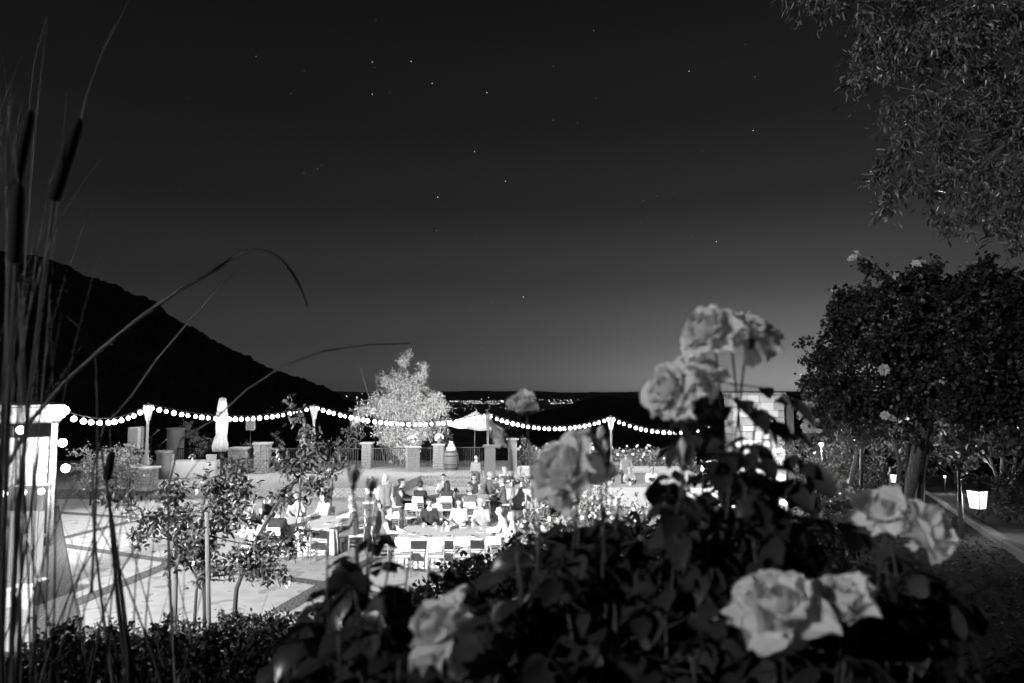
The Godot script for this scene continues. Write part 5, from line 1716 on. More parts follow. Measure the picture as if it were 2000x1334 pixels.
func garden() -> void:
	# path with its kerb, recessed in the bank
	var le := [Vector3(2.992, 3.235, -3.314), Vector3(4.058, 3.036, -5.128), Vector3(4.972, 2.845, -6.867), Vector3(5.943, 2.650, -8.633), Vector3(7.887, 2.264, -12.148), Vector3(11.028, 1.634, -17.873), Vector3(13.615, 1.106, -22.673), Vector3(16.490, 0.535, -27.860)]
	var ri := [Vector3(4.584, 3.235, -3.314), Vector3(5.637, 3.036, -5.128), Vector3(7.407, 2.767, -7.570), Vector3(9.069, 2.453, -10.425), Vector3(11.746, 1.885, -15.590), Vector3(14.444, 1.252, -21.349), Vector3(16.468, 0.753, -25.886), Vector3(18.659, 0.282, -30.162)]
	var b := MB.new()
	for i in le.size() - 1:
		var u := Vector3(0, 0.03, 0)
		b.quad(le[i] + u, ri[i] + u, ri[i + 1] + u, le[i + 1] + u, Vector3.UP)
	setting("path", b.done(), M.path)
	var kb := thing("path_edging", "pale concrete edging along the garden path", "kerb", le[0])
	for i in le.size() - 1:
		var d: Vector3 = le[i + 1] - le[i]
		var n := d.normalized()
		var s := n.cross(Vector3.UP).normalized()
		part("kerb_stone", MB.new().cbox(le[i] - le[0] + d * 0.5 - s * 0.06 + Vector3(0, 0.03, 0), Vector3(d.length() - 0.01, 0.12, 0.11), 0.015, Basis(n, s.cross(n), s)).done(), M.kerb, kb)
	# path lanterns
	var post: Vector3 = Vector3(5.180, 2.719, -8.008)
	var lt := thing("path_lantern", "glowing garden lantern hanging from its dark post by the path", "lantern", post, 0, "lanterns along the garden path")
	part("post", MB.new().tube([Vector3.ZERO, Vector3(0, 0.5, 0), Vector3(0, 0.52, 0), Vector3(0, 0.76, 0), Vector3(0, 0.8, 0)], [0.026, 0.026, 0.019, 0.019, 0.012], 9).done(), M.grey_metal, lt)
	part("finial", MB.new().lathe([Vector2(0.0, 0.79), Vector2(0.028, 0.8), Vector2(0.03, 0.83), Vector2(0.0, 0.86)], 10).done(), M.grey_metal, lt)
	part("arm", MB.new().tube([Vector3(0, 0.68, 0), Vector3(0.09, 0.72, 0), Vector3(0.17, 0.71, 0), Vector3(0.2, 0.655, 0)], [0.012], 7).done(), M.iron, lt)
	lantern_head(lt, Vector3(0.2, 0.335, 0), 0.88, 0.55)
	var small := [[Vector3(8.063, 1.999, -14.558), 0.9, "slim path lantern half hidden behind the rose tree stake"], [Vector3(13.370, 1.252, -21.349), 0.42, "far path lantern at the end of the path"]]
	for q in small:
		var t := thing("path_lantern", q[2], "lantern", q[0], 0, "lanterns along the garden path")
		part("post", MB.new().tube([Vector3.ZERO, Vector3(0, 0.55, 0)], [0.025], 7).done(), M.iron, t)
		lantern_head(t, Vector3(0, 0.5, 0), q[1] * 0.8, 0.9)
	# a bright garden lamp under the rose trees
	var gl := thing("garden_lamp", "bright small lamp under the crown of the far rose tree", "lamp", Vector3(Vector3(7.857, 3.077, -17.500).x, ground_y(7.9, -17.5), -17.5))
	var hh: float = Vector3(7.857, 3.077, -17.500).y - gl.position.y
	part("post", MB.new().tube([Vector3.ZERO, Vector3(0, hh - 0.06, 0)], [0.022, 0.014], 8).done(), M.iron, gl)
	var gb := part("bulb", MB.new().lathe([Vector2(0.0, -0.05), Vector2(0.035, -0.035), Vector2(0.05, 0.0), Vector2(0.035, 0.035), Vector2(0.0, 0.05)], 12, Vector3(0, hh, 0)).done(), M.flood_glow, gl)
	lamp(gb, Vector3(0, hh, 0), 7.0, 0.06)
	# boulder
	R.seed = 33
	var bo: Vector3 = Vector3(7.244, 1.932, -15.160)
	var noise := FastNoiseLite.new()
	noise.frequency = 1.4
	noise.seed = 5
	var bb := MB.new()
	var pr := []
	for i in 10: pr.append(Vector2(sin(PI * i / 9.0), -cos(PI * i / 9.0)))
	var bm := MB.new().flat()
	for i in 9:
		for s in 14:
			var q: Array[Vector3] = []
			for w in [[i, s], [i, s + 1], [i + 1, s + 1], [i + 1, s]]:
				var a: float = TAU * (w[1] % 14) / 14.0
				var p := Vector3(cos(a) * pr[w[0]].x, pr[w[0]].y, sin(a) * pr[w[0]].x)
				p *= 1.0 + 0.55 * noise.get_noise_3dv(p * 1.3)
				q.append(Vector3(p.x * 0.2, p.y * 0.26 + 0.2, p.z * 0.2))
			bm.quad(q[0], q[1], q[2], q[3], q[0] + q[2] - Vector3(0, 0.4, 0))
	single("boulder", bm.done(), M.boulder, "pale upright boulder on the garden bank", "boulder", "", Transform3D(Basis().scaled(Vector3.ONE * bo.z / -13.0), bo))
	# rose trees
	var rl := leaf(0.046, 0.031, 0.2, 0.2, 4)
	var f0: Vector3 = Vector3(5.390, 2.552, -9.526)
	var d0: float = -f0.z
	var g1: Array = []
	for q in [[Vector3(3.523, 5.081, -7.200), 0.246, 1280], [Vector3(3.295, 4.756, -7.200), 0.220, 960], [Vector3(3.350, 4.431, -7.000), 0.299, 1600], [Vector3(3.699, 5.328, -7.000), 0.246, 1360], [Vector3(3.678, 4.838, -6.800), 0.405, 3200], [Vector3(4.129, 5.487, -7.000), 0.229, 1280], [Vector3(3.975, 5.024, -6.600), 0.422, 3520], [Vector3(4.485, 5.419, -6.900), 0.246, 1360], [Vector3(3.756, 4.380, -6.700), 0.370, 2720], [Vector3(4.200, 4.528, -6.600), 0.396, 3040], [Vector3(3.604, 4.223, -7.000), 0.264, 1280], [Vector3(3.211, 4.488, -7.400), 0.100, 112], [Vector3(3.587, 5.354, -7.200), 0.120, 176], [Vector3(3.480, 5.381, -7.200), 0.100, 96], [Vector3(4.534, 4.933, -6.700), 0.352, 2240], [Vector3(3.737, 5.621, -7.000), 0.080, 64], [Vector3(3.661, 5.701, -7.000), 0.050, 38], [Vector3(4.296, 5.675, -7.000), 0.100, 112]]: g1.append(q)
	var rt := plant("rose_tree", "tall standard rose tree with a thick leaning trunk", "rose tree", f0, [[[f0, Vector3(4.088, 3.520, -7.050), Vector3(4.151, 3.964, -7.000), Vector3(4.152, 4.277, -6.900)], 0.062, 0.055]], g1, rl, M.leaf_dark, M.bark, 201, {"shell": 0.6, "smin": 0.7, "smax": 1.25, "limb_r": 0.02, "lo": 0.5, "hi": 1.8, "sprigs": 6})
	add_blooms(rt, [Vector3(3.570, 5.836, -7.000), Vector3(3.536, 5.782, -7.000), Vector3(3.957, 5.596, -6.950), Vector3(4.162, 5.714, -6.950), Vector3(4.226, 5.719, -6.950), Vector3(3.529, 4.178, -6.500), Vector3(3.585, 4.149, -6.500), Vector3(3.450, 4.609, -6.350), Vector3(3.898, 4.497, -6.200), Vector3(3.863, 3.958, -6.700)], 0.055)
	limb_part(rt, [f0 * 0.0 + Vector3(3.742, 5.621, -7.000) - f0, Vector3(3.662, 5.728, -7.000) - f0, Vector3(3.574, 5.809, -7.000) - f0], 0.004)
	var tr2 := MB.new()
	tr2.tube([Vector3(0.22, 0, 0.0), Vector3(4.207, 3.514, -7.100) - f0, Vector3(4.275, 3.961, -7.050) - f0, Vector3(4.243, 4.250, -6.950) - f0], [0.036, 0.034, 0.03], 9)
	part("trunk", tr2.done(), M.bark, rt)
	var tr3 := MB.new()
	tr3.tube([Vector3(-0.1, 0, -0.1), Vector3(4.043, 3.660, -7.200) - f0, Vector3(3.980, 3.925, -7.200) - f0], [0.03, 0.02], 8)
	part("trunk", tr3.done(), M.bark, rt)
	var s0: Vector3 = Vector3(5.569, 2.505, -9.955)
	var st1 := thing("tree_stake", "round pale stake tied to the thick rose tree trunk", "stake", s0 + Vector3(0, 0, 0.12), 0, "stakes holding the rose trees")
	part("pole", MB.new().tube([Vector3.ZERO, Vector3(3.963, 3.953, -7.000) - s0], [0.024], 8).done(), M.stake, st1)
	for y in [0.42, 0.98]:
		part("tie", MB.new().tube([Vector3(-0.03, y, 0.03), Vector3(0.05, y + 0.01, 0.05), Vector3(0.17, y - 0.01, 0.06), Vector3(0.24, y, 0.0), Vector3(0.1, y + 0.01, -0.05), Vector3(-0.03, y, 0.02)], [0.006], 5).done(), M.rubber, st1)
	# second dark rose tree at the edge of the frame
	var f2: Vector3 = Vector3(5.426, 2.845, -6.867)
	plant("rose_tree", "dark standard rose tree at the edge of the path", "rose tree", f2, [[[f2, Vector3(4.641, 3.815, -5.900), Vector3(4.501, 4.253, -5.800)], 0.05, 0.04]], [[Vector3(4.140, 5.137, -5.900), 0.282, 1760], [Vector3(4.337, 5.213, -5.800), 0.299, 1920], [Vector3(3.994, 4.719, -5.600), 0.370, 3040], [Vector3(4.424, 4.887, -5.600), 0.440, 3520], [Vector3(4.088, 4.341, -5.700), 0.352, 2720], [Vector3(4.395, 4.383, -5.600), 0.440, 3200], [Vector3(3.962, 4.251, -5.900), 0.229, 1120], [Vector3(4.200, 5.387, -6.000), 0.120, 176]], rl, M.leaf_dark, M.bark, 202, {"shell": 0.6, "smin": 0.7, "smax": 1.25, "limb_r": 0.02, "lo": 0.4, "hi": 1.2, "sprigs": 6})
	# far rose tree with a cluster of pale roses and its stake
	var f3: Vector3 = Vector3(8.795, 1.601, -18.168)
	var d3: float = -f3.z
	var rt3 := plant("rose_tree", "far slim rose tree with a cluster of pale roses", "rose tree", f3, [[[f3, Vector3(8.000, 2.615, -16.200), Vector3(8.169, 3.271, -16.200)], 0.05, 0.04]], [[Vector3(7.167, 4.114, -16.000), 0.55, 900], [Vector3(7.390, 3.639, -16.000), 0.6, 1100], [Vector3(7.986, 3.639, -16.000), 0.55, 900], [Vector3(7.154, 4.654, -16.200), 0.35, 300], [Vector3(8.334, 3.403, -16.000), 0.4, 500], [Vector3(7.745, 4.231, -16.200), 0.6, 900], [Vector3(6.826, 4.651, -16.000), 0.2, 90]], leaf(0.075, 0.05, 0.2, 0.2, 4), M.leaf_mid, M.bark, 203, {"shell": 0.6, "limb_r": 0.02, "smin": 0.8, "smax": 1.4})
	add_blooms(rt3, [Vector3(6.576, 4.125, -15.400), Vector3(6.620, 3.956, -15.300), Vector3(6.498, 3.839, -15.400), Vector3(6.555, 3.729, -15.300), Vector3(6.699, 3.582, -15.300), Vector3(6.527, 3.559, -15.300), Vector3(6.751, 3.767, -15.200), Vector3(6.770, 4.123, -15.500), Vector3(6.549, 3.988, -15.400), Vector3(6.606, 3.537, -15.300), Vector3(6.456, 3.942, -15.400), Vector3(6.981, 4.766, -15.800), Vector3(7.006, 4.668, -15.600), Vector3(7.309, 4.092, -15.300), Vector3(7.265, 4.127, -15.300), Vector3(6.639, 3.843, -15.300), Vector3(6.496, 3.650, -15.300), Vector3(6.600, 4.047, -15.300), Vector3(6.680, 3.695, -15.300), Vector3(6.743, 3.537, -15.300), Vector3(6.505, 4.056, -15.400), Vector3(6.779, 3.565, -15.200)], 0.085)
	var s3: Vector3 = Vector3(9.637, 1.497, -19.118)
	var st3 := thing("tree_stake", "round stake beside the far slim rose tree", "stake", s3, 0, "stakes holding the rose trees")
	part("pole", MB.new().tube([Vector3.ZERO, Vector3(8.225, 3.175, -16.200) - s3], [0.042], 8).done(), M.stake, st3)
	part("tie", MB.new().tube([Vector3(0.05, 0.62, 0.05), Vector3(-0.12, 0.64, 0.07), Vector3(-0.26, 0.62, 0.04)], [0.012], 5).done(), M.rubber, st3)
	# thin dark post between
	var dp: Vector3 = Vector3(9.949, 1.601, -18.168)
	single("garden_post", MB.new().tube([Vector3.ZERO, Vector3(0, 0.8, 0), Vector3(0, 0.86, 0)], [0.035, 0.035, 0.01], 8).done(), M.grey_metal, "thin dark post between the two rose trees", "post", "", Transform3D(Basis(), dp))
	# bushes and far trees behind the garden
	var sl := leaf(0.1, 0.05, 0.15, 0.2, 3)
	var n := 0
	for q in [[Vector3(8.305, 2.098, -19.000), 0.7, 900, "dark bush below the bright garden lamp"], [Vector3(9.053, 2.417, -20.000), 0.6, 700, "dark feathery bush behind the bright garden lamp"], [Vector3(9.785, 2.123, -20.000), 0.7, 1000, "rounded dark bush behind the boulder"], [Vector3(11.046, 1.856, -21.000), 0.8, 1000, "dark bush behind the thin garden post"], [Vector3(9.152, 2.542, -22.000), 0.6, 600, "dark shrub beside the chimney"], [Vector3(6.204, 2.142, -14.000), 0.35, 600, "low dark plant left of the boulder"], [Vector3(7.497, 2.061, -14.500), 0.35, 500, "low dark plant right of the boulder"]]:
		n += 1
		var c: Vector3 = q[0]
		var g := Vector3(c.x, ground_y(c.x, c.z), c.z)
		plant("bush", q[3], "bush", g, [[[g, c], 0.03, 0.015]], [[c + Vector3(-0.2, 0.1, 0), q[1] * 0.75, int(q[2] / 2)], [c + Vector3(0.25, 0, 0.1), q[1] * 0.75, int(q[2] / 2)], [c + Vector3(0, -0.4, 0), q[1] * 0.8, int(q[2] / 2)]], sl, M.leaf_mid, M.bark_dark, 300 + n, {"group": "dark garden bushes"})
	# clipped mound beside the path
	var mc: Vector3 = Vector3(7.211, 2.954, -10.000)
	plant("clipped_shrub", "broad clipped dark shrub on the far side of the path", "shrub", Vector3(mc.x, ground_y(mc.x, mc.z), mc.z), [], [[mc + Vector3(-0.2, -0.1, 0), 0.42, 2000], [mc + Vector3(0.25, 0.0, 0.0), 0.5, 2600], [mc + Vector3(0.8, 0.0, 0), 0.5, 2600]], leaf(0.03, 0.02, 0.15, 0.2, 3), M.leaf_mid, M.bark_dark, 320, {"shell": 0.25, "smin": 0.8, "smax": 1.5, "limbs": false})
	# dark trees beyond the path
	for q in [[Vector3(14.291, 1.830, -20.000), [Vector3(14.154, 3.449, -20.000), Vector3(15.073, 3.894, -20.000), Vector3(13.736, 3.274, -20.500), Vector3(16.135, 4.191, -20.000)], "dark many stemmed tree beyond the clipped shrub"], [Vector3(18.239, 0.700, -28.000), [Vector3(17.729, 3.069, -28.000), Vector3(18.803, 3.692, -28.000), Vector3(17.265, 2.035, -28.000), Vector3(15.826, 2.448, -28.000)], "dark tree at the far end of the path"], [Vector3(16.105, 0.545, -30.000), [Vector3(16.073, 2.530, -30.000), Vector3(15.197, 2.974, -30.000), Vector3(14.271, 2.087, -30.000)], "dark tree behind the far rose tree"]]:
		n += 1
		var g: Vector3 = Vector3(q[0].x, ground_y(q[0].x, q[0].z), q[0].z)
		var lumps := []
		var trunks := []
		for l in q[1]:
			lumps.append([l, 1.5, 1300])
			trunks.append([[g + rv(0.15) * Vector3(1, 0, 1), g.lerp(l, 0.5) + Vector3(0, 0.2, 0), l], 0.06, 0.03])
		plant("dark_tree", q[2], "tree", g, trunks, lumps, leaf(0.16, 0.09, 0.15, 0.2, 3), M.leaf_mid, M.bark, 330 + n, {"shell": 0.7, "limbs": false, "smin": 0.8, "smax": 1.5, "group": "dark trees beyond the path"})
	# fallen leaves and low cover on the bank
	R.seed = 350
	var xf := []
	for i in 26000:
		var z := -R.randf_range(2.5, 20.0)
		var x := R.randf_range(-0.1, 0.85) * -z
		var p := Vector3(x, ground_y(x, z) + 0.012, z)
		xf.append(aim(p, Vector3(R.randf_range(-1, 1), R.randf_range(-0.15, 0.3), R.randf_range(-1, 1)), Vector3.UP + rv(0.5), R.randf_range(0.5, 1.2)))
	var mul := scatter("leaf_litter", self, leaf(0.05, 0.025, 0.2, 0.1, 3), M.leaf_dark, xf, 0.3, 1.8)
	tag(mul, "dry leaves and bark scattered over the dark garden bank", "leaf litter", "", "stuff")
	# white flowering ground shrubs on the slope above the tables
	n = 0
	for q in [[Vector3(0.806, 2.336, -11.500), 0.45, 500, "white flowering shrub right of the tables"], [Vector3(1.440, 2.303, -13.000), 0.5, 500, "white flowering shrub below the stucco wall guests"], [Vector3(0.441, 2.243, -10.000), 0.4, 450, "white flowering shrub nearest the front table"], [Vector3(1.781, 2.336, -11.500), 0.45, 450, "white flowering shrub half hidden by the roses"]]:
		n += 1
		var c: Vector3 = q[0]
		var g := Vector3(c.x, min(ground_y(c.x, c.z), c.y - 0.3), c.z)
		var t := plant("flowering_shrub", q[3], "shrub", g, [[[g, c], 0.02, 0.01]], [[c + Vector3(-0.25, 0, 0), q[1] * 0.8, q[2]], [c + Vector3(0.25, 0.05, 0), q[1] * 0.8, q[2]], [c + Vector3(0, -0.35, 0), q[1], q[2]]], leaf(0.05, 0.025, 0.15, 0.2, 3), M.leaf_shrub, M.bark_dark, 360 + n, {"group": "white flowering shrubs on the slope"})
		var bx := []
		for i in 90:
			var d := rdir()
			d.y = abs(d.y)
			bx.append(aim(c - g + d * q[1] * R.randf_range(0.7, 1.2) * Vector3(1.3, 0.9, 1.0), rdir(), d + rv(0.3), R.randf_range(0.7, 1.3)))
		scatter("blossoms", t, blossom(0.035), M.petal_far, bx, 0.8, 1.0)


func add_blooms(t: Node3D, at: Array, r: float) -> void:
	for p in at:
		var d: Vector3 = (Vector3(-0.3, 0.4, 1.0) + rv(0.5)).normalized()
		part("bloom", blossom(r), M.petal_far, t, aim(p - t.position, rdir(), d, R.randf_range(0.85, 1.2)))


func limb_part(t: Node3D, pts: Array, r: float) -> void:
	part("branch", MB.new().tube(pts, [r], 5).done(), M.bark_dark, t)


func lantern_head(t: Node3D, at: Vector3, s: float, e: float) -> void:
	# tapered glass with four sides, glazing bars and a hipped lid
	var g := part("glass", MB.new().lathe([Vector2(0.0, 0.012), Vector2(0.088, 0.012), Vector2(0.118, 0.24), Vector2(0.0, 0.24)], 4, Vector3.ZERO, 0, 0.0, true).done(), M.path_glow, t, Transform3D(Basis(Vector3.UP, PI / 4 + 0.35).scaled(Vector3.ONE * s), at))
	lamp(g, Vector3(0, 0.13, 0), e, 0.05)
	var fr := Transform3D(Basis(Vector3.UP, PI / 4 + 0.35).scaled(Vector3.ONE * s), at)
	for i in 4:
		var a := TAU * i / 4
		var a2 := TAU * (i + 1) / 4
		var p0 := Vector3(cos(a) * 0.092, 0.005, sin(a) * 0.092)
		var p1 := Vector3(cos(a) * 0.122, 0.245, sin(a) * 0.122)
		var q0 := Vector3(cos(a2) * 0.092, 0.005, sin(a2) * 0.092)
		var q1 := Vector3(cos(a2) * 0.122, 0.245, sin(a2) * 0.122)
		part("corner_bar", MB.new().tube([p0, p1], [0.007], 5).done(), M.iron, t, fr)
		part("glazing_bar", MB.new().tube([(p0 + q0) * 0.505, (p1 + q1) * 0.505], [0.004], 5).done(), M.iron, t, fr)
		part("glazing_bar", MB.new().tube([p0.lerp(p1, 0.8) * 1.005, q0.lerp(q1, 0.8) * 1.005], [0.004], 5).done(), M.iron, t, fr)
		part("foot_rail", MB.new().tube([p0, q0], [0.008], 5).done(), M.iron, t, fr)
	part("lid", MB.new().lathe([Vector2(0.0, 0.243), Vector2(0.165, 0.243), Vector2(0.16, 0.262), Vector2(0.075, 0.33), Vector2(0.05, 0.335), Vector2(0.045, 0.36), Vector2(0.0, 0.37)], 4, Vector3.ZERO, 0, 0.0, true).done(), M.iron, t, fr)


func near_plants() -> void:
	var tl := leaf(0.09, 0.019, 0.12, 0.28, 4)
	# overhanging tree at the right
	var tb := Vector3(6.4, ground_y(6.4, -6.6), -6.6)
	var lumps := [[Vector3(2.950, 8.126, -6.300), 0.15, 188], [Vector3(2.807, 8.260, -6.300), 0.18, 232], [Vector3(3.149, 8.208, -6.300), 0.2, 319], [Vector3(3.437, 8.004, -6.300), 0.28, 667], [Vector3(3.938, 8.009, -6.400), 0.36, 1015], [Vector3(4.367, 7.953, -6.300), 0.4, 1160], [Vector3(4.732, 7.896, -6.200), 0.4, 1160], [Vector3(3.426, 7.648, -6.400), 0.2, 377], [Vector3(3.607, 7.546, -6.200), 0.3, 696], [Vector3(3.363, 7.370, -6.300), 0.13, 188], [Vector3(3.990, 7.497, -6.200), 0.36, 928], [Vector3(4.537, 7.446, -6.300), 0.4, 1102], [Vector3(4.844, 7.298, -6.200), 0.34, 812], [Vector3(3.584, 7.034, -6.300), 0.12, 174], [Vector3(3.776, 7.002, -6.200), 0.22, 406], [Vector3(4.223, 6.994, -6.300), 0.3, 667], [Vector3(4.606, 6.895, -6.300), 0.3, 638], [Vector3(4.864, 6.806, -6.200), 0.3, 609], [Vector3(3.642, 6.660, -6.200), 0.18, 304], [Vector3(4.061, 6.647, -6.300), 0.26, 522], [Vector3(4.488, 6.498, -6.300), 0.28, 551], [Vector3(4.744, 6.368, -6.200), 0.28, 551], [Vector3(3.510, 6.424, -6.300), 0.13, 232], [Vector3(3.560, 6.228, -6.300), 0.12, 203], [Vector3(3.724, 6.368, -6.200), 0.18, 290], [Vector3(4.070, 6.326, -6.300), 0.2, 304], [Vector3(4.376, 6.179, -6.300), 0.2, 290], [Vector3(4.633, 6.079, -6.200), 0.22, 348], [Vector3(3.873, 5.997, -6.200), 0.09, 87], [Vector3(4.061, 5.973, -6.200), 0.09, 101], [Vector3(4.225, 5.944, -6.200), 0.09, 87], [Vector3(4.529, 5.887, -6.200), 0.12, 116], [Vector3(4.636, 5.696, -6.200), 0.1, 63], [Vector3(4.555, 5.505, -6.200), 0.07, 34], [Vector3(4.703, 5.791, -6.200), 0.1, 58]]
	var crown: Vector3 = Vector3(5.151, 7.094, -6.300)
	var ot := plant("overhanging_tree", "tall tree with narrow drooping leaves hanging in from the edge", "tree", tb, [[[tb, tb + Vector3(-0.15, 2.2, 0.1), tb + Vector3(-0.5, 3.8, 0.2), crown, Vector3(4.935, 8.465, -6.300)], 0.16, 0.05]], lumps, tl, M.leaf_willow, M.bark, 401, {"shell": 0.75, "droop": 0.55, "smin": 0.55, "smax": 1.1, "limb_r": 0.014, "lo": 0.1, "hi": 3.4, "squash": 0.95, "spread": 0.6, "per": 24.0, "sprigs": 1})
	# sapling in front of the patio
	var sb := Vector3(Vector3(-3.127, 2.125, -7.200).x, ground_y(-3.2, -7.2), -7.2)
	var slf := leaf(0.062, 0.026, 0.15, 0.25, 4)
	plant("sapling", "dark small tree with two trunks before the bright patio", "sapling", sb,
		[[[sb, Vector3(-3.166, 2.485, -7.200), Vector3(-3.224, 2.951, -7.200), Vector3(-3.195, 3.370, -7.200)], 0.03, 0.012], [[sb + Vector3(0.25, 0, 0), Vector3(-2.836, 2.382, -7.200), Vector3(-2.674, 2.821, -7.200), Vector3(-2.446, 3.239, -7.200), Vector3(-2.188, 3.554, -7.200), Vector3(-2.113, 3.792, -7.200)], 0.026, 0.008], [[sb + Vector3(-0.12, 0, 0.05), Vector3(-3.290, 2.458, -7.300), Vector3(-3.517, 2.826, -7.300)], 0.018, 0.008]],
		[[Vector3(-3.568, 3.370, -7.200), 0.2, 286], [Vector3(-3.718, 3.108, -7.200), 0.2, 286], [Vector3(-3.398, 3.082, -7.200), 0.26, 520], [Vector3(-3.090, 3.422, -7.200), 0.24, 494], [Vector3(-3.018, 3.144, -7.200), 0.26, 572], [Vector3(-3.231, 2.847, -7.200), 0.24, 442], [Vector3(-2.822, 3.343, -7.200), 0.2, 364], [Vector3(-2.909, 3.580, -7.200), 0.16, 234], [Vector3(-2.654, 3.055, -7.200), 0.12, 114], [Vector3(-2.190, 3.660, -7.200), 0.18, 286], [Vector3(-2.051, 3.422, -7.200), 0.14, 156], [Vector3(-2.343, 3.343, -7.200), 0.16, 208], [Vector3(-2.143, 3.951, -7.200), 0.12, 156], [Vector3(-2.244, 4.164, -7.200), 0.09, 88], [Vector3(-2.322, 4.271, -7.200), 0.05, 36], [Vector3(-2.431, 3.686, -7.200), 0.13, 130], [Vector3(-1.869, 3.660, -7.200), 0.13, 114], [Vector3(-2.006, 3.792, -7.200), 0.14, 182], [Vector3(-2.568, 2.821, -7.200), 0.16, 260], [Vector3(-2.641, 2.588, -7.200), 0.19, 338], [Vector3(-2.844, 2.666, -7.200), 0.16, 234], [Vector3(-2.330, 2.821, -7.200), 0.13, 182], [Vector3(-2.386, 2.536, -7.200), 0.09, 93], [Vector3(-3.463, 2.691, -7.200), 0.18, 234], [Vector3(-3.143, 2.588, -7.200), 0.18, 260], [Vector3(-3.962, 3.239, -7.200), 0.12, 93], [Vector3(-4.179, 3.328, -7.200), 0.1, 62], [Vector3(-3.868, 2.899, -7.200), 0.14, 104], [Vector3(-2.121, 2.951, -7.200), 0.1, 88], [Vector3(-1.920, 3.528, -7.200), 0.09, 62]],
		slf, M.leaf_dark, M.bark_dark, 402, {"shell": 0.8, "smin": 0.65, "smax": 1.25, "limb_r": 0.009, "lo": 0.6, "hi": 1.8})
	for q in [[Vector3(-3.546, 2.114, -7.400), Vector3(-3.585, 3.503, -7.400), "dark upright stake left of the sapling trunk"], [Vector3(-3.006, 2.213, -7.000), Vector3(-3.079, 3.194, -7.000), "grey upright stake against the sapling trunk"]]:
		var s: Vector3 = Vector3(q[0].x, ground_y(q[0].x, q[0].z), q[0].z)
		single("sapling_stake", MB.new().tube([Vector3.ZERO, q[1] - s], [0.022], 8).done(), M.stake, q[2], "stake", "stakes of the sapling", Transform3D(Basis(), s))
	# clipped box hedge along the near edge
	var bl := leaf(0.024, 0.015, 0.15, 0.2, 3)
	var n := 0
	for q in [[Vector3(-3.234, 2.392, -4.800), 0.2, 1700, "box shrub in the bottom corner under the reeds"], [Vector3(-2.941, 2.467, -5.000), 0.28, 3000, "box shrub standing among the reed bases"], [Vector3(-2.569, 2.426, -5.200), 0.34, 3600, "box shrub below the sapling's left stake"], [Vector3(-2.160, 2.493, -5.300), 0.3, 3400, "box shrub at the foot of the sapling trunks"], [Vector3(-1.778, 2.529, -5.200), 0.3, 3400, "box shrub right of the sapling trunks"], [Vector3(-1.381, 2.555, -5.000), 0.3, 3000, "box shrub where the hedge meets the rose bush"], [Vector3(-2.221, 2.843, -3.900), 0.22, 3000, "low box shrub in front of the hedge row"], [Vector3(-1.599, 2.883, -3.800), 0.22, 3000, "low box shrub in front of the sapling"], [Vector3(-2.260, 3.002, -3.500), 0.2, 3600, "lowest box shrub in the bottom corner"], [Vector3(-1.751, 2.985, -3.500), 0.2, 3600, "lowest box shrub left of the rose bush"], [Vector3(-1.201, 3.022, -3.450), 0.2, 3600, "lowest box shrub touching the rose bush"]]:
		n += 1
		var c: Vector3 = q[0]
		var g := Vector3(c.x, ground_y(c.x, c.z), c.z)
		plant("box_shrub", q[3], "shrub", g, [[[g, c], 0.012, 0.006]], [[c + Vector3(-0.12, 0, 0), q[1] * 0.9, int(q[2] / 2)], [c + Vector3(0.14, 0.03, 0.03), q[1] * 0.85, int(q[2] / 2)], [c + Vector3(0, -0.3, 0.05), q[1] * 1.2, int(q[2] / 2)], [c + Vector3(0.02, 0.16, 0), q[1] * 0.55, int(q[2] / 7)]], bl, M.leaf_dark, M.bark_dark, 410 + n, {"shell": 0.4, "smin": 0.8, "smax": 1.5, "limb_r": 0.005, "lo": 0.5, "hi": 1.5, "group": "dark box shrubs of the near hedge"})
	# shrubs behind the roses
	for q in [[Vector3(-0.354, 3.041, -4.400), 0.28, 2600, "dark small leaved shrub below the front table chairs"], [Vector3(-0.135, 3.143, -4.600), 0.24, 2200, "dark shrub between the front table and the roses"], [Vector3(0.185, 3.283, -4.200), 0.3, 2800, "dark shrub under the flowering shrubs"], [Vector3(0.528, 3.393, -4.000), 0.32, 3000, "dark shrub in the middle behind the roses"], [Vector3(0.911, 3.451, -4.000), 0.32, 3000, "dark shrub behind the tall rose cane"], [Vector3(1.358, 3.434, -4.200), 0.34, 3000, "dark shrub behind the two big roses"], [Vector3(-0.672, 2.894, -4.200), 0.28, 2600, "dark shrub behind the lowest rose bloom"], [Vector3(1.776, 3.324, -4.400), 0.3, 2600, "dark shrub below the boulder"], [Vector3(-0.557, 3.095, -3.200), 0.22, 2600, "dark shrub under the lowest rose bloom"], [Vector3(-0.043, 3.156, -3.000), 0.3, 2800, "dark shrub at the feet of the middle roses"], [Vector3(0.435, 3.198, -3.000), 0.32, 2800, "dark shrub at the feet of the tall roses"], [Vector3(0.957, 3.177, -3.000), 0.32, 2800, "dark shrub under the two big roses"], [Vector3(1.427, 3.136, -2.900), 0.3, 2600, "dark shrub at the bottom below the closed rose"]]:
		n += 1
		var c: Vector3 = q[0]
		var g := Vector3(c.x, min(ground_y(c.x, c.z), c.y - 0.2), c.z)
		plant("bank_shrub", q[3], "shrub", g, [[[g, c], 0.012, 0.006]], [[c + Vector3(-0.15, 0, 0), q[1] * 0.9, int(q[2] / 2)], [c + Vector3(0.15, 0.03, 0.03), q[1] * 0.85, int(q[2] / 2)], [c + Vector3(0, -0.35, 0.05), q[1] * 1.25, int(q[2] / 2)]], leaf(0.04, 0.022, 0.15, 0.2, 3), M.leaf_dark, M.bark_dark, 410 + n, {"shell": 0.45, "smin": 0.7, "smax": 1.4, "limb_r": 0.005, "lo": 0.4, "hi": 1.4, "group": "dark shrubs on the bank behind the roses"})
	roses()
	reeds()


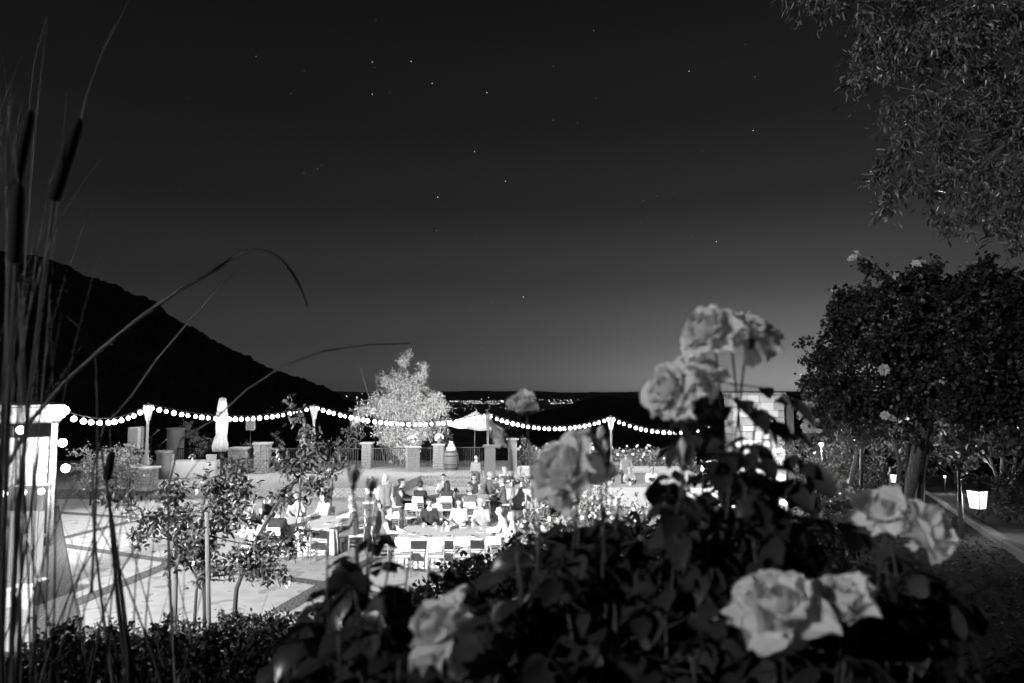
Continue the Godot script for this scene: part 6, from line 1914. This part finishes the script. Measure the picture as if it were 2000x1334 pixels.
func roses() -> void:
	rose_bush("rose bush at the left end with one large low bloom", Vector3(-0.204, 3.572, -1.250) * Vector3(1, 0, 1) + Vector3(0, 3.0, 0),
		[Vector3(-0.331, 4.117, -1.250), Vector3(-0.287, 4.129, -1.300), Vector3(-0.261, 4.158, -1.350), Vector3(-0.225, 4.106, -1.300), Vector3(-0.327, 4.060, -1.350), Vector3(-0.272, 4.072, -1.200), Vector3(-0.376, 4.026, -1.300), Vector3(-0.206, 4.073, -1.400), Vector3(-0.170, 4.056, -1.450), Vector3(-0.124, 4.036, -1.300), Vector3(-0.205, 4.060, -1.100), Vector3(-0.345, 3.988, -1.350), Vector3(-0.287, 4.038, -1.400), Vector3(-0.209, 4.008, -1.300), Vector3(-0.157, 3.995, -1.200), Vector3(-0.301, 3.963, -1.150), Vector3(-0.273, 3.974, -1.250), Vector3(-0.448, 3.908, -1.400), Vector3(-0.082, 4.005, -1.250), Vector3(-0.040, 3.982, -1.100), Vector3(-0.272, 4.021, -1.100), Vector3(-0.370, 3.936, -1.200), Vector3(-0.168, 4.001, -1.050), Vector3(-0.218, 4.006, -1.000)],
		[[Vector3(-0.093, 4.056, -1.000), Vector3(-0.62, 0.72, 0.3), 0.108, "large low bloom seen from the side with a hanging petal", 30, 0.82, 3]], [[Vector3(-0.298, 4.228, -1.300), Vector3(0.05, 1, 0), 0.03], [Vector3(-0.275, 4.205, -1.350), Vector3(0.1, 1, 0), 0.026]], 601, 0.7)
	rose_bush("rose bush in the middle with the tall upright bloom", Vector3(0.102, 3.605, -1.200) * Vector3(1, 0, 1) + Vector3(0, 3.0, 0),
		[Vector3(0.049, 4.176, -1.200), Vector3(0.009, 4.128, -1.200), Vector3(-0.037, 4.032, -1.250), Vector3(0.076, 4.127, -1.150), Vector3(0.115, 4.167, -1.200), Vector3(0.166, 4.176, -1.250), Vector3(0.202, 4.204, -1.300), Vector3(0.221, 4.141, -1.200), Vector3(0.255, 4.107, -1.200), Vector3(0.008, 4.060, -1.100), Vector3(0.084, 4.068, -1.050), Vector3(0.161, 4.068, -1.100), Vector3(0.241, 4.052, -1.100), Vector3(0.029, 4.020, -1.000)],
		[[Vector3(0.095, 4.261, -1.150), Vector3(-0.7, 0.5, 0.5), 0.125, "tall ragged bloom rising before the rose hedge", 30, 0.72, 2], [Vector3(0.026, 4.370, -1.400), Vector3(-0.3, 0.75, 0.5), 0.064, "small bloom in front of the string lights", 22, 0.6, 0], [Vector3(-0.018, 4.322, -1.380), Vector3(-0.75, -0.35, 0.45), 0.058, "nodding bloom beside the open umbrella", 16, 0.5, 0]],
		[[Vector3(0.153, 4.299, -1.200), Vector3(0.05, 1, 0.1), 0.036], [Vector3(0.158, 4.286, -1.150), Vector3(-0.1, 1, 0.1), 0.03]], 602)
	rose_bush("tall rose bush crowned by a cluster of blooms against the sky", Vector3(0.382, 3.572, -1.250) * Vector3(1, 0, 1) + Vector3(0, 3.0, 0),
		[Vector3(0.271, 4.241, -1.200), Vector3(0.284, 4.206, -1.200), Vector3(0.413, 4.294, -1.250), Vector3(0.464, 4.377, -1.300), Vector3(0.468, 4.354, -1.250), Vector3(0.474, 4.319, -1.300), Vector3(0.390, 4.193, -1.200), Vector3(0.491, 4.252, -1.300), Vector3(0.524, 4.204, -1.300), Vector3(0.322, 4.160, -1.150), Vector3(0.398, 4.160, -1.150), Vector3(0.494, 4.133, -1.200), Vector3(0.290, 4.092, -1.100), Vector3(0.362, 4.084, -1.100), Vector3(0.254, 4.027, -1.000)],
		[[Vector3(0.348, 4.503, -1.200), Vector3(-0.6, 0.55, 0.55), 0.1, "pale wide bloom on the left of the top cluster", 30, 0.95, 1], [Vector3(0.435, 4.496, -1.230), Vector3(0.5, 0.7, 0.2), 0.1, "shaded bloom on the right of the top cluster", 30, 0.85, 2], [Vector3(0.409, 4.520, -1.270), Vector3(0.0, 0.9, 0.3), 0.07, "small bloom in the middle of the top cluster", 20, 0.8, 0], [Vector3(0.272, 4.401, -1.150), Vector3(-0.75, 0.35, 0.55), 0.094, "round full bloom below the top cluster", 34, 0.9, 0], [Vector3(0.347, 4.426, -1.220), Vector3(0.1, 0.8, 0.5), 0.074, "half hidden bloom between the top cluster and the round bloom", 22, 0.8, 1]],
		[[Vector3(0.278, 4.285, -1.120), Vector3(-0.05, 1, 0.1), 0.034]], 603)
	rose_bush("rose bush at the right end with two blooms side by side", Vector3(0.587, 3.565, -1.200) * Vector3(1, 0, 1) + Vector3(0, 3.0, 0),
		[Vector3(0.635, 4.159, -1.400), Vector3(0.622, 4.120, -1.300), Vector3(0.661, 4.112, -1.250), Vector3(0.695, 4.094, -1.200), Vector3(0.653, 4.141, -1.200), Vector3(0.528, 4.089, -1.200), Vector3(0.581, 4.082, -1.150), Vector3(0.638, 4.045, -1.150), Vector3(0.696, 4.012, -1.150), Vector3(0.457, 4.045, -1.100), Vector3(0.472, 4.020, -1.000), Vector3(0.595, 3.994, -1.050), Vector3(0.703, 3.967, -1.100)],
		[[Vector3(0.374, 4.097, -0.980), Vector3(-0.35, 0.7, 0.6), 0.118, "largest loose bloom with a trailing petal", 28, 0.95, 3], [Vector3(0.471, 4.091, -1.000), Vector3(-0.2, 0.85, 0.45), 0.09, "closed round bloom beside the largest one", 26, 0.5, 0], [Vector3(0.668, 4.185, -1.250), Vector3(-0.3, 0.5, 0.8), 0.088, "open single bloom before the stake", 16, 1.05, 0], [Vector3(0.731, 4.153, -1.220), Vector3(0.35, 0.35, 0.85), 0.095, "shaded bloom before the lantern post", 20, 1.0, 1]], [], 604)


func reeds() -> void:
	cattail("cattail whose dark head stands alone against the sky", Vector3(-0.974, 3.247, -1.450) * Vector3(1, 0, 1) + Vector3(0, 3, 0), Vector3(-0.991, 4.812, -1.450), Vector3(-0.943, 4.995, -1.450), Vector3(-0.847, 5.265, -1.450), 0.015, 0.05)
	cattail("cattail with the lowest hanging head at the frame edge", Vector3(-0.878, 3.366, -1.300) * Vector3(1, 0, 1) + Vector3(0, 3, 0), Vector3(-0.956, 4.646, -1.300), Vector3(-0.958, 4.805, -1.300), Vector3(-0.959, 4.966, -1.300), 0.013)
	cattail("cattail with a head behind the leaves at the frame edge", Vector3(-1.050, 3.207, -1.500) * Vector3(1, 0, 1) + Vector3(0, 3, 0), Vector3(-1.114, 4.847, -1.500), Vector3(-1.087, 5.036, -1.500), Vector3(-1.061, 5.258, -1.500), 0.013)
	cattail("short cattail with a small head over the pale shrubs", Vector3(-1.083, 2.650, -2.200) * Vector3(1, 0, 1) + Vector3(0, 3, 0), Vector3(-1.289, 4.121, -2.200), Vector3(-1.276, 4.211, -2.200), Vector3(-1.277, 4.344, -2.200), 0.012)
	var c1 := thing("reed_clump", "dense upright reed clump at the frame edge", "reeds", Vector3(-1.076, 3.207, -1.500) * Vector3(1, 0, 1) + Vector3(0, 3, 0), 0, "reed clumps by the camera")
	var c2 := thing("reed_clump", "leaning dark reed clump before the patio", "reeds", Vector3(-0.889, 3.127, -1.600) * Vector3(1, 0, 1) + Vector3(0, 3, 0), 0, "reed clumps by the camera")
	var c3 := thing("reed_clump", "reed clump with long stems arching over the hill", "reeds", Vector3(-1.190, 2.968, -1.800) * Vector3(1, 0, 1) + Vector3(0, 3, 0), 0, "reed clumps by the camera")
	var W := 1334.0
	# arching stems
	reed(c3, [c3.position, Vector3(-1.397, 3.895, -1.800), Vector3(-1.297, 4.248, -1.800), Vector3(-1.210, 4.388, -1.800), Vector3(-1.082, 4.516, -1.800), Vector3(-0.924, 4.645, -1.800), Vector3(-0.778, 4.733, -1.800)], 0.007, 0.006, M.reed, "stem", 0.7)
	reed(c3, [Vector3(-0.780, 4.732, -1.800), Vector3(-0.737, 4.762, -1.800), Vector3(-0.687, 4.779, -1.800), Vector3(-0.635, 4.766, -1.800), Vector3(-0.593, 4.728, -1.800), Vector3(-0.562, 4.677, -1.800), Vector3(-0.542, 4.625, -1.800)], 0.007, 0.002, M.reed, "blade", 0.4)
	reed(c3, [c3.position + Vector3(0.3, 0, 0), Vector3(-1.213, 4.114, -2.000), Vector3(-1.085, 4.424, -2.000), Vector3(-0.978, 4.574, -2.000), Vector3(-0.877, 4.695, -2.000), Vector3(-0.803, 4.772, -2.000)], 0.007, 0.002, M.reed, "blade", 0.3)
	reed(c3, [c3.position + Vector3(0.4, 0, 0), Vector3(-1.041, 4.115, -2.100), Vector3(-0.893, 4.331, -2.100), Vector3(-0.786, 4.428, -2.100), Vector3(-0.662, 4.501, -2.100), Vector3(-0.536, 4.535, -2.100), Vector3(-0.410, 4.548, -2.100), Vector3(-0.316, 4.550, -2.100)], 0.007, 0.002, M.reed, "blade", 0.3)
	# upright leaves at the edge
	var ups := [[Vector3(-0.991, 3.761, -1.400), Vector3(-1.008, 4.365, -1.400), Vector3(-1.006, 4.866, -1.400), Vector3(-0.990, 5.189, -1.400), 5.5], [Vector3(-1.018, 3.715, -1.500), Vector3(-1.066, 4.306, -1.500), Vector3(-1.110, 4.818, -1.500), Vector3(-1.160, 5.183, -1.500), 4.5], [Vector3(-1.144, 3.669, -1.600), Vector3(-1.104, 4.241, -1.600), Vector3(-1.085, 4.821, -1.600), Vector3(-1.075, 5.122, -1.600), 4.5], [Vector3(-0.975, 3.715, -1.500), Vector3(-0.987, 4.142, -1.500), Vector3(-1.004, 4.384, -1.500), Vector3(-1.025, 4.633, -1.500), 4.5], [Vector3(-1.006, 3.761, -1.400), Vector3(-0.971, 4.159, -1.400), Vector3(-0.947, 4.406, -1.400), Vector3(-0.929, 4.564, -1.400), 5.0], [Vector3(-0.948, 3.806, -1.300), Vector3(-0.955, 4.271, -1.300), Vector3(-0.973, 4.662, -1.300), Vector3(-0.992, 4.915, -1.300), 6.5], [Vector3(-1.109, 3.669, -1.600), Vector3(-1.142, 4.241, -1.600), Vector3(-1.149, 4.600, -1.600), Vector3(-1.133, 4.808, -1.600), 5.0], [Vector3(-0.911, 3.806, -1.300), Vector3(-0.916, 4.176, -1.300), Vector3(-0.923, 4.386, -1.300), Vector3(-0.945, 4.622, -1.300), 7.5], [Vector3(-1.008, 3.715, -1.500), Vector3(-1.038, 4.142, -1.500), Vector3(-1.041, 4.407, -1.500), Vector3(-1.051, 4.725, -1.500), 4.5], [Vector3(-1.106, 3.820, -1.500), Vector3(-1.116, 4.474, -1.500), Vector3(-1.125, 4.794, -1.500), Vector3(-1.096, 5.018, -1.500), 4.5], [Vector3(-1.156, 3.669, -1.600), Vector3(-1.155, 4.300, -1.600), Vector3(-1.125, 4.747, -1.600), Vector3(-1.091, 4.983, -1.600), 4.0], [Vector3(-1.123, 3.624, -1.700), Vector3(-1.132, 4.157, -1.700), Vector3(-1.097, 4.484, -1.700), Vector3(-1.028, 4.794, -1.700), 3.5], [Vector3(-1.086, 3.669, -1.600), Vector3(-1.102, 4.241, -1.600), Vector3(-1.084, 4.551, -1.600), Vector3(-1.004, 4.846, -1.600), 3.0]]
	for u in ups: reed(c1, [u[0] + Vector3(0, -0.5, 0), u[0], u[1], u[2], u[3]], u[4] / W * 1.45, 0.4 / W * 1.45, M.reed if R.randf() < 0.6 else M.reed_dark)
	R.seed = 639
	for i in 26:
		var x := R.randf_range(-1.15, -0.98)
		var z := -R.randf_range(1.25, 1.6)
		var foot := Vector3(x * -z * 0.78, 3.0, z)
		var h := R.randf_range(1.3, 2.3)
		var k := R.randf_range(-0.06, 0.22)
		reed(c1, [foot, foot + Vector3(k * 0.2, h * 0.5, 0), foot + Vector3(k * 0.6, h * 0.85, R.randf_range(-0.05, 0.05)), foot + Vector3(k + R.randf_range(-0.05, 0.05), h, R.randf_range(-0.05, 0.05))], R.randf_range(0.003, 0.006), 0.0007, M.reed if R.randf() < 0.6 else M.reed_dark)
	var lean := [[Vector3(-0.852, 3.647, -1.600), Vector3(-0.908, 4.032, -1.600), Vector3(-0.953, 4.265, -1.600), Vector3(-0.975, 4.431, -1.600), 10.5], [Vector3(-0.962, 4.241, -1.600), Vector3(-0.977, 4.479, -1.600), Vector3(-1.005, 4.539, -1.600), Vector3(-1.049, 4.578, -1.600), 4.0], [Vector3(-1.016, 3.647, -1.600), Vector3(-0.990, 3.838, -1.600), Vector3(-0.941, 4.032, -1.600), Vector3(-0.892, 4.142, -1.600), 4.0], [Vector3(-1.153, 3.600, -1.700), Vector3(-1.092, 3.863, -1.700), Vector3(-1.013, 4.033, -1.700), Vector3(-0.916, 4.225, -1.700), 4.5], [Vector3(-0.773, 3.647, -1.600), Vector3(-0.853, 3.894, -1.600), Vector3(-0.936, 4.066, -1.600), Vector3(-1.026, 4.194, -1.600), 5.0], [Vector3(-0.805, 3.553, -1.800), Vector3(-0.852, 3.767, -1.800), Vector3(-0.890, 3.921, -1.800), Vector3(-0.921, 4.025, -1.800), 3.0], [Vector3(-0.753, 3.553, -1.800), Vector3(-0.812, 3.742, -1.800), Vector3(-0.854, 3.895, -1.800), Vector3(-0.899, 4.051, -1.800), 3.2], [Vector3(-1.050, 3.647, -1.600), Vector3(-1.006, 3.917, -1.600), Vector3(-0.950, 4.101, -1.600), Vector3(-0.877, 4.265, -1.600), 3.6], [Vector3(-1.043, 3.600, -1.700), Vector3(-0.971, 3.923, -1.700), Vector3(-0.842, 4.132, -1.700), Vector3(-0.709, 4.319, -1.700), 4.0], [Vector3(-0.809, 3.600, -1.700), Vector3(-0.867, 3.827, -1.700), Vector3(-0.921, 3.997, -1.700), Vector3(-0.979, 4.163, -1.700), 3.2], [Vector3(-0.923, 3.647, -1.600), Vector3(-0.917, 3.894, -1.600), Vector3(-0.901, 4.078, -1.600), Vector3(-0.894, 4.200, -1.600), 4.6], [Vector3(-0.859, 3.600, -1.700), Vector3(-0.887, 3.803, -1.700), Vector3(-0.877, 4.009, -1.700), Vector3(-0.865, 4.144, -1.700), 4.2], [Vector3(-0.854, 3.647, -1.600), Vector3(-0.862, 3.894, -1.600), Vector3(-0.857, 4.066, -1.600), Vector3(-0.831, 4.241, -1.600), 3.4], [Vector3(-1.017, 3.694, -1.500), Vector3(-1.016, 3.926, -1.500), Vector3(-1.002, 4.087, -1.500), Vector3(-0.987, 4.218, -1.500), 4.5], [Vector3(-1.061, 3.694, -1.500), Vector3(-1.030, 3.947, -1.500), Vector3(-0.982, 4.120, -1.500), Vector3(-0.919, 4.273, -1.500), 4.0], [Vector3(-0.952, 3.694, -1.500), Vector3(-0.983, 3.883, -1.500), Vector3(-1.033, 4.044, -1.500), Vector3(-1.089, 4.218, -1.500), 4.4], [Vector3(-0.822, 3.506, -1.900), Vector3(-0.829, 3.732, -1.900), Vector3(-0.840, 3.867, -1.900), Vector3(-0.849, 3.977, -1.900), 2.6], [Vector3(-0.842, 3.553, -1.800), Vector3(-0.844, 3.767, -1.800), Vector3(-0.845, 3.934, -1.800), Vector3(-0.852, 4.077, -1.800), 2.6], [Vector3(-1.018, 3.600, -1.700), Vector3(-1.033, 3.803, -1.700), Vector3(-1.045, 3.923, -1.700), Vector3(-1.064, 4.009, -1.700), 3.0], [Vector3(-0.987, 3.553, -1.800), Vector3(-1.051, 3.818, -1.800), Vector3(-1.110, 3.960, -1.800), Vector3(-1.182, 4.090, -1.800), 2.6]]
	for u in lean: reed(c2, [u[0] + Vector3(0, -0.3, 0), u[0], u[1], u[2], u[3]], u[4] / W * 1.65, 0.5 / W * 1.65, M.reed_dark if R.randf() < 0.7 else M.reed)
	R.seed = 640
	for i in 26:
		var x := R.randf_range(-0.95, -0.42) * 1.9
		var z := R.randf_range(-2.1, -1.7)
		var a := Vector3(x, 3.0, z)
		var k := R.randf_range(-0.35, 0.35)
		var h := R.randf_range(0.75, 1.15)
		reed(c2, [a, a + Vector3(k * 0.3, h * 0.5, 0), a + Vector3(k * 0.75, h, R.randf_range(-0.05, 0.05))], R.randf_range(0.003, 0.0055), 0.0006, M.reed_dark if R.randf() < 0.7 else M.reed)
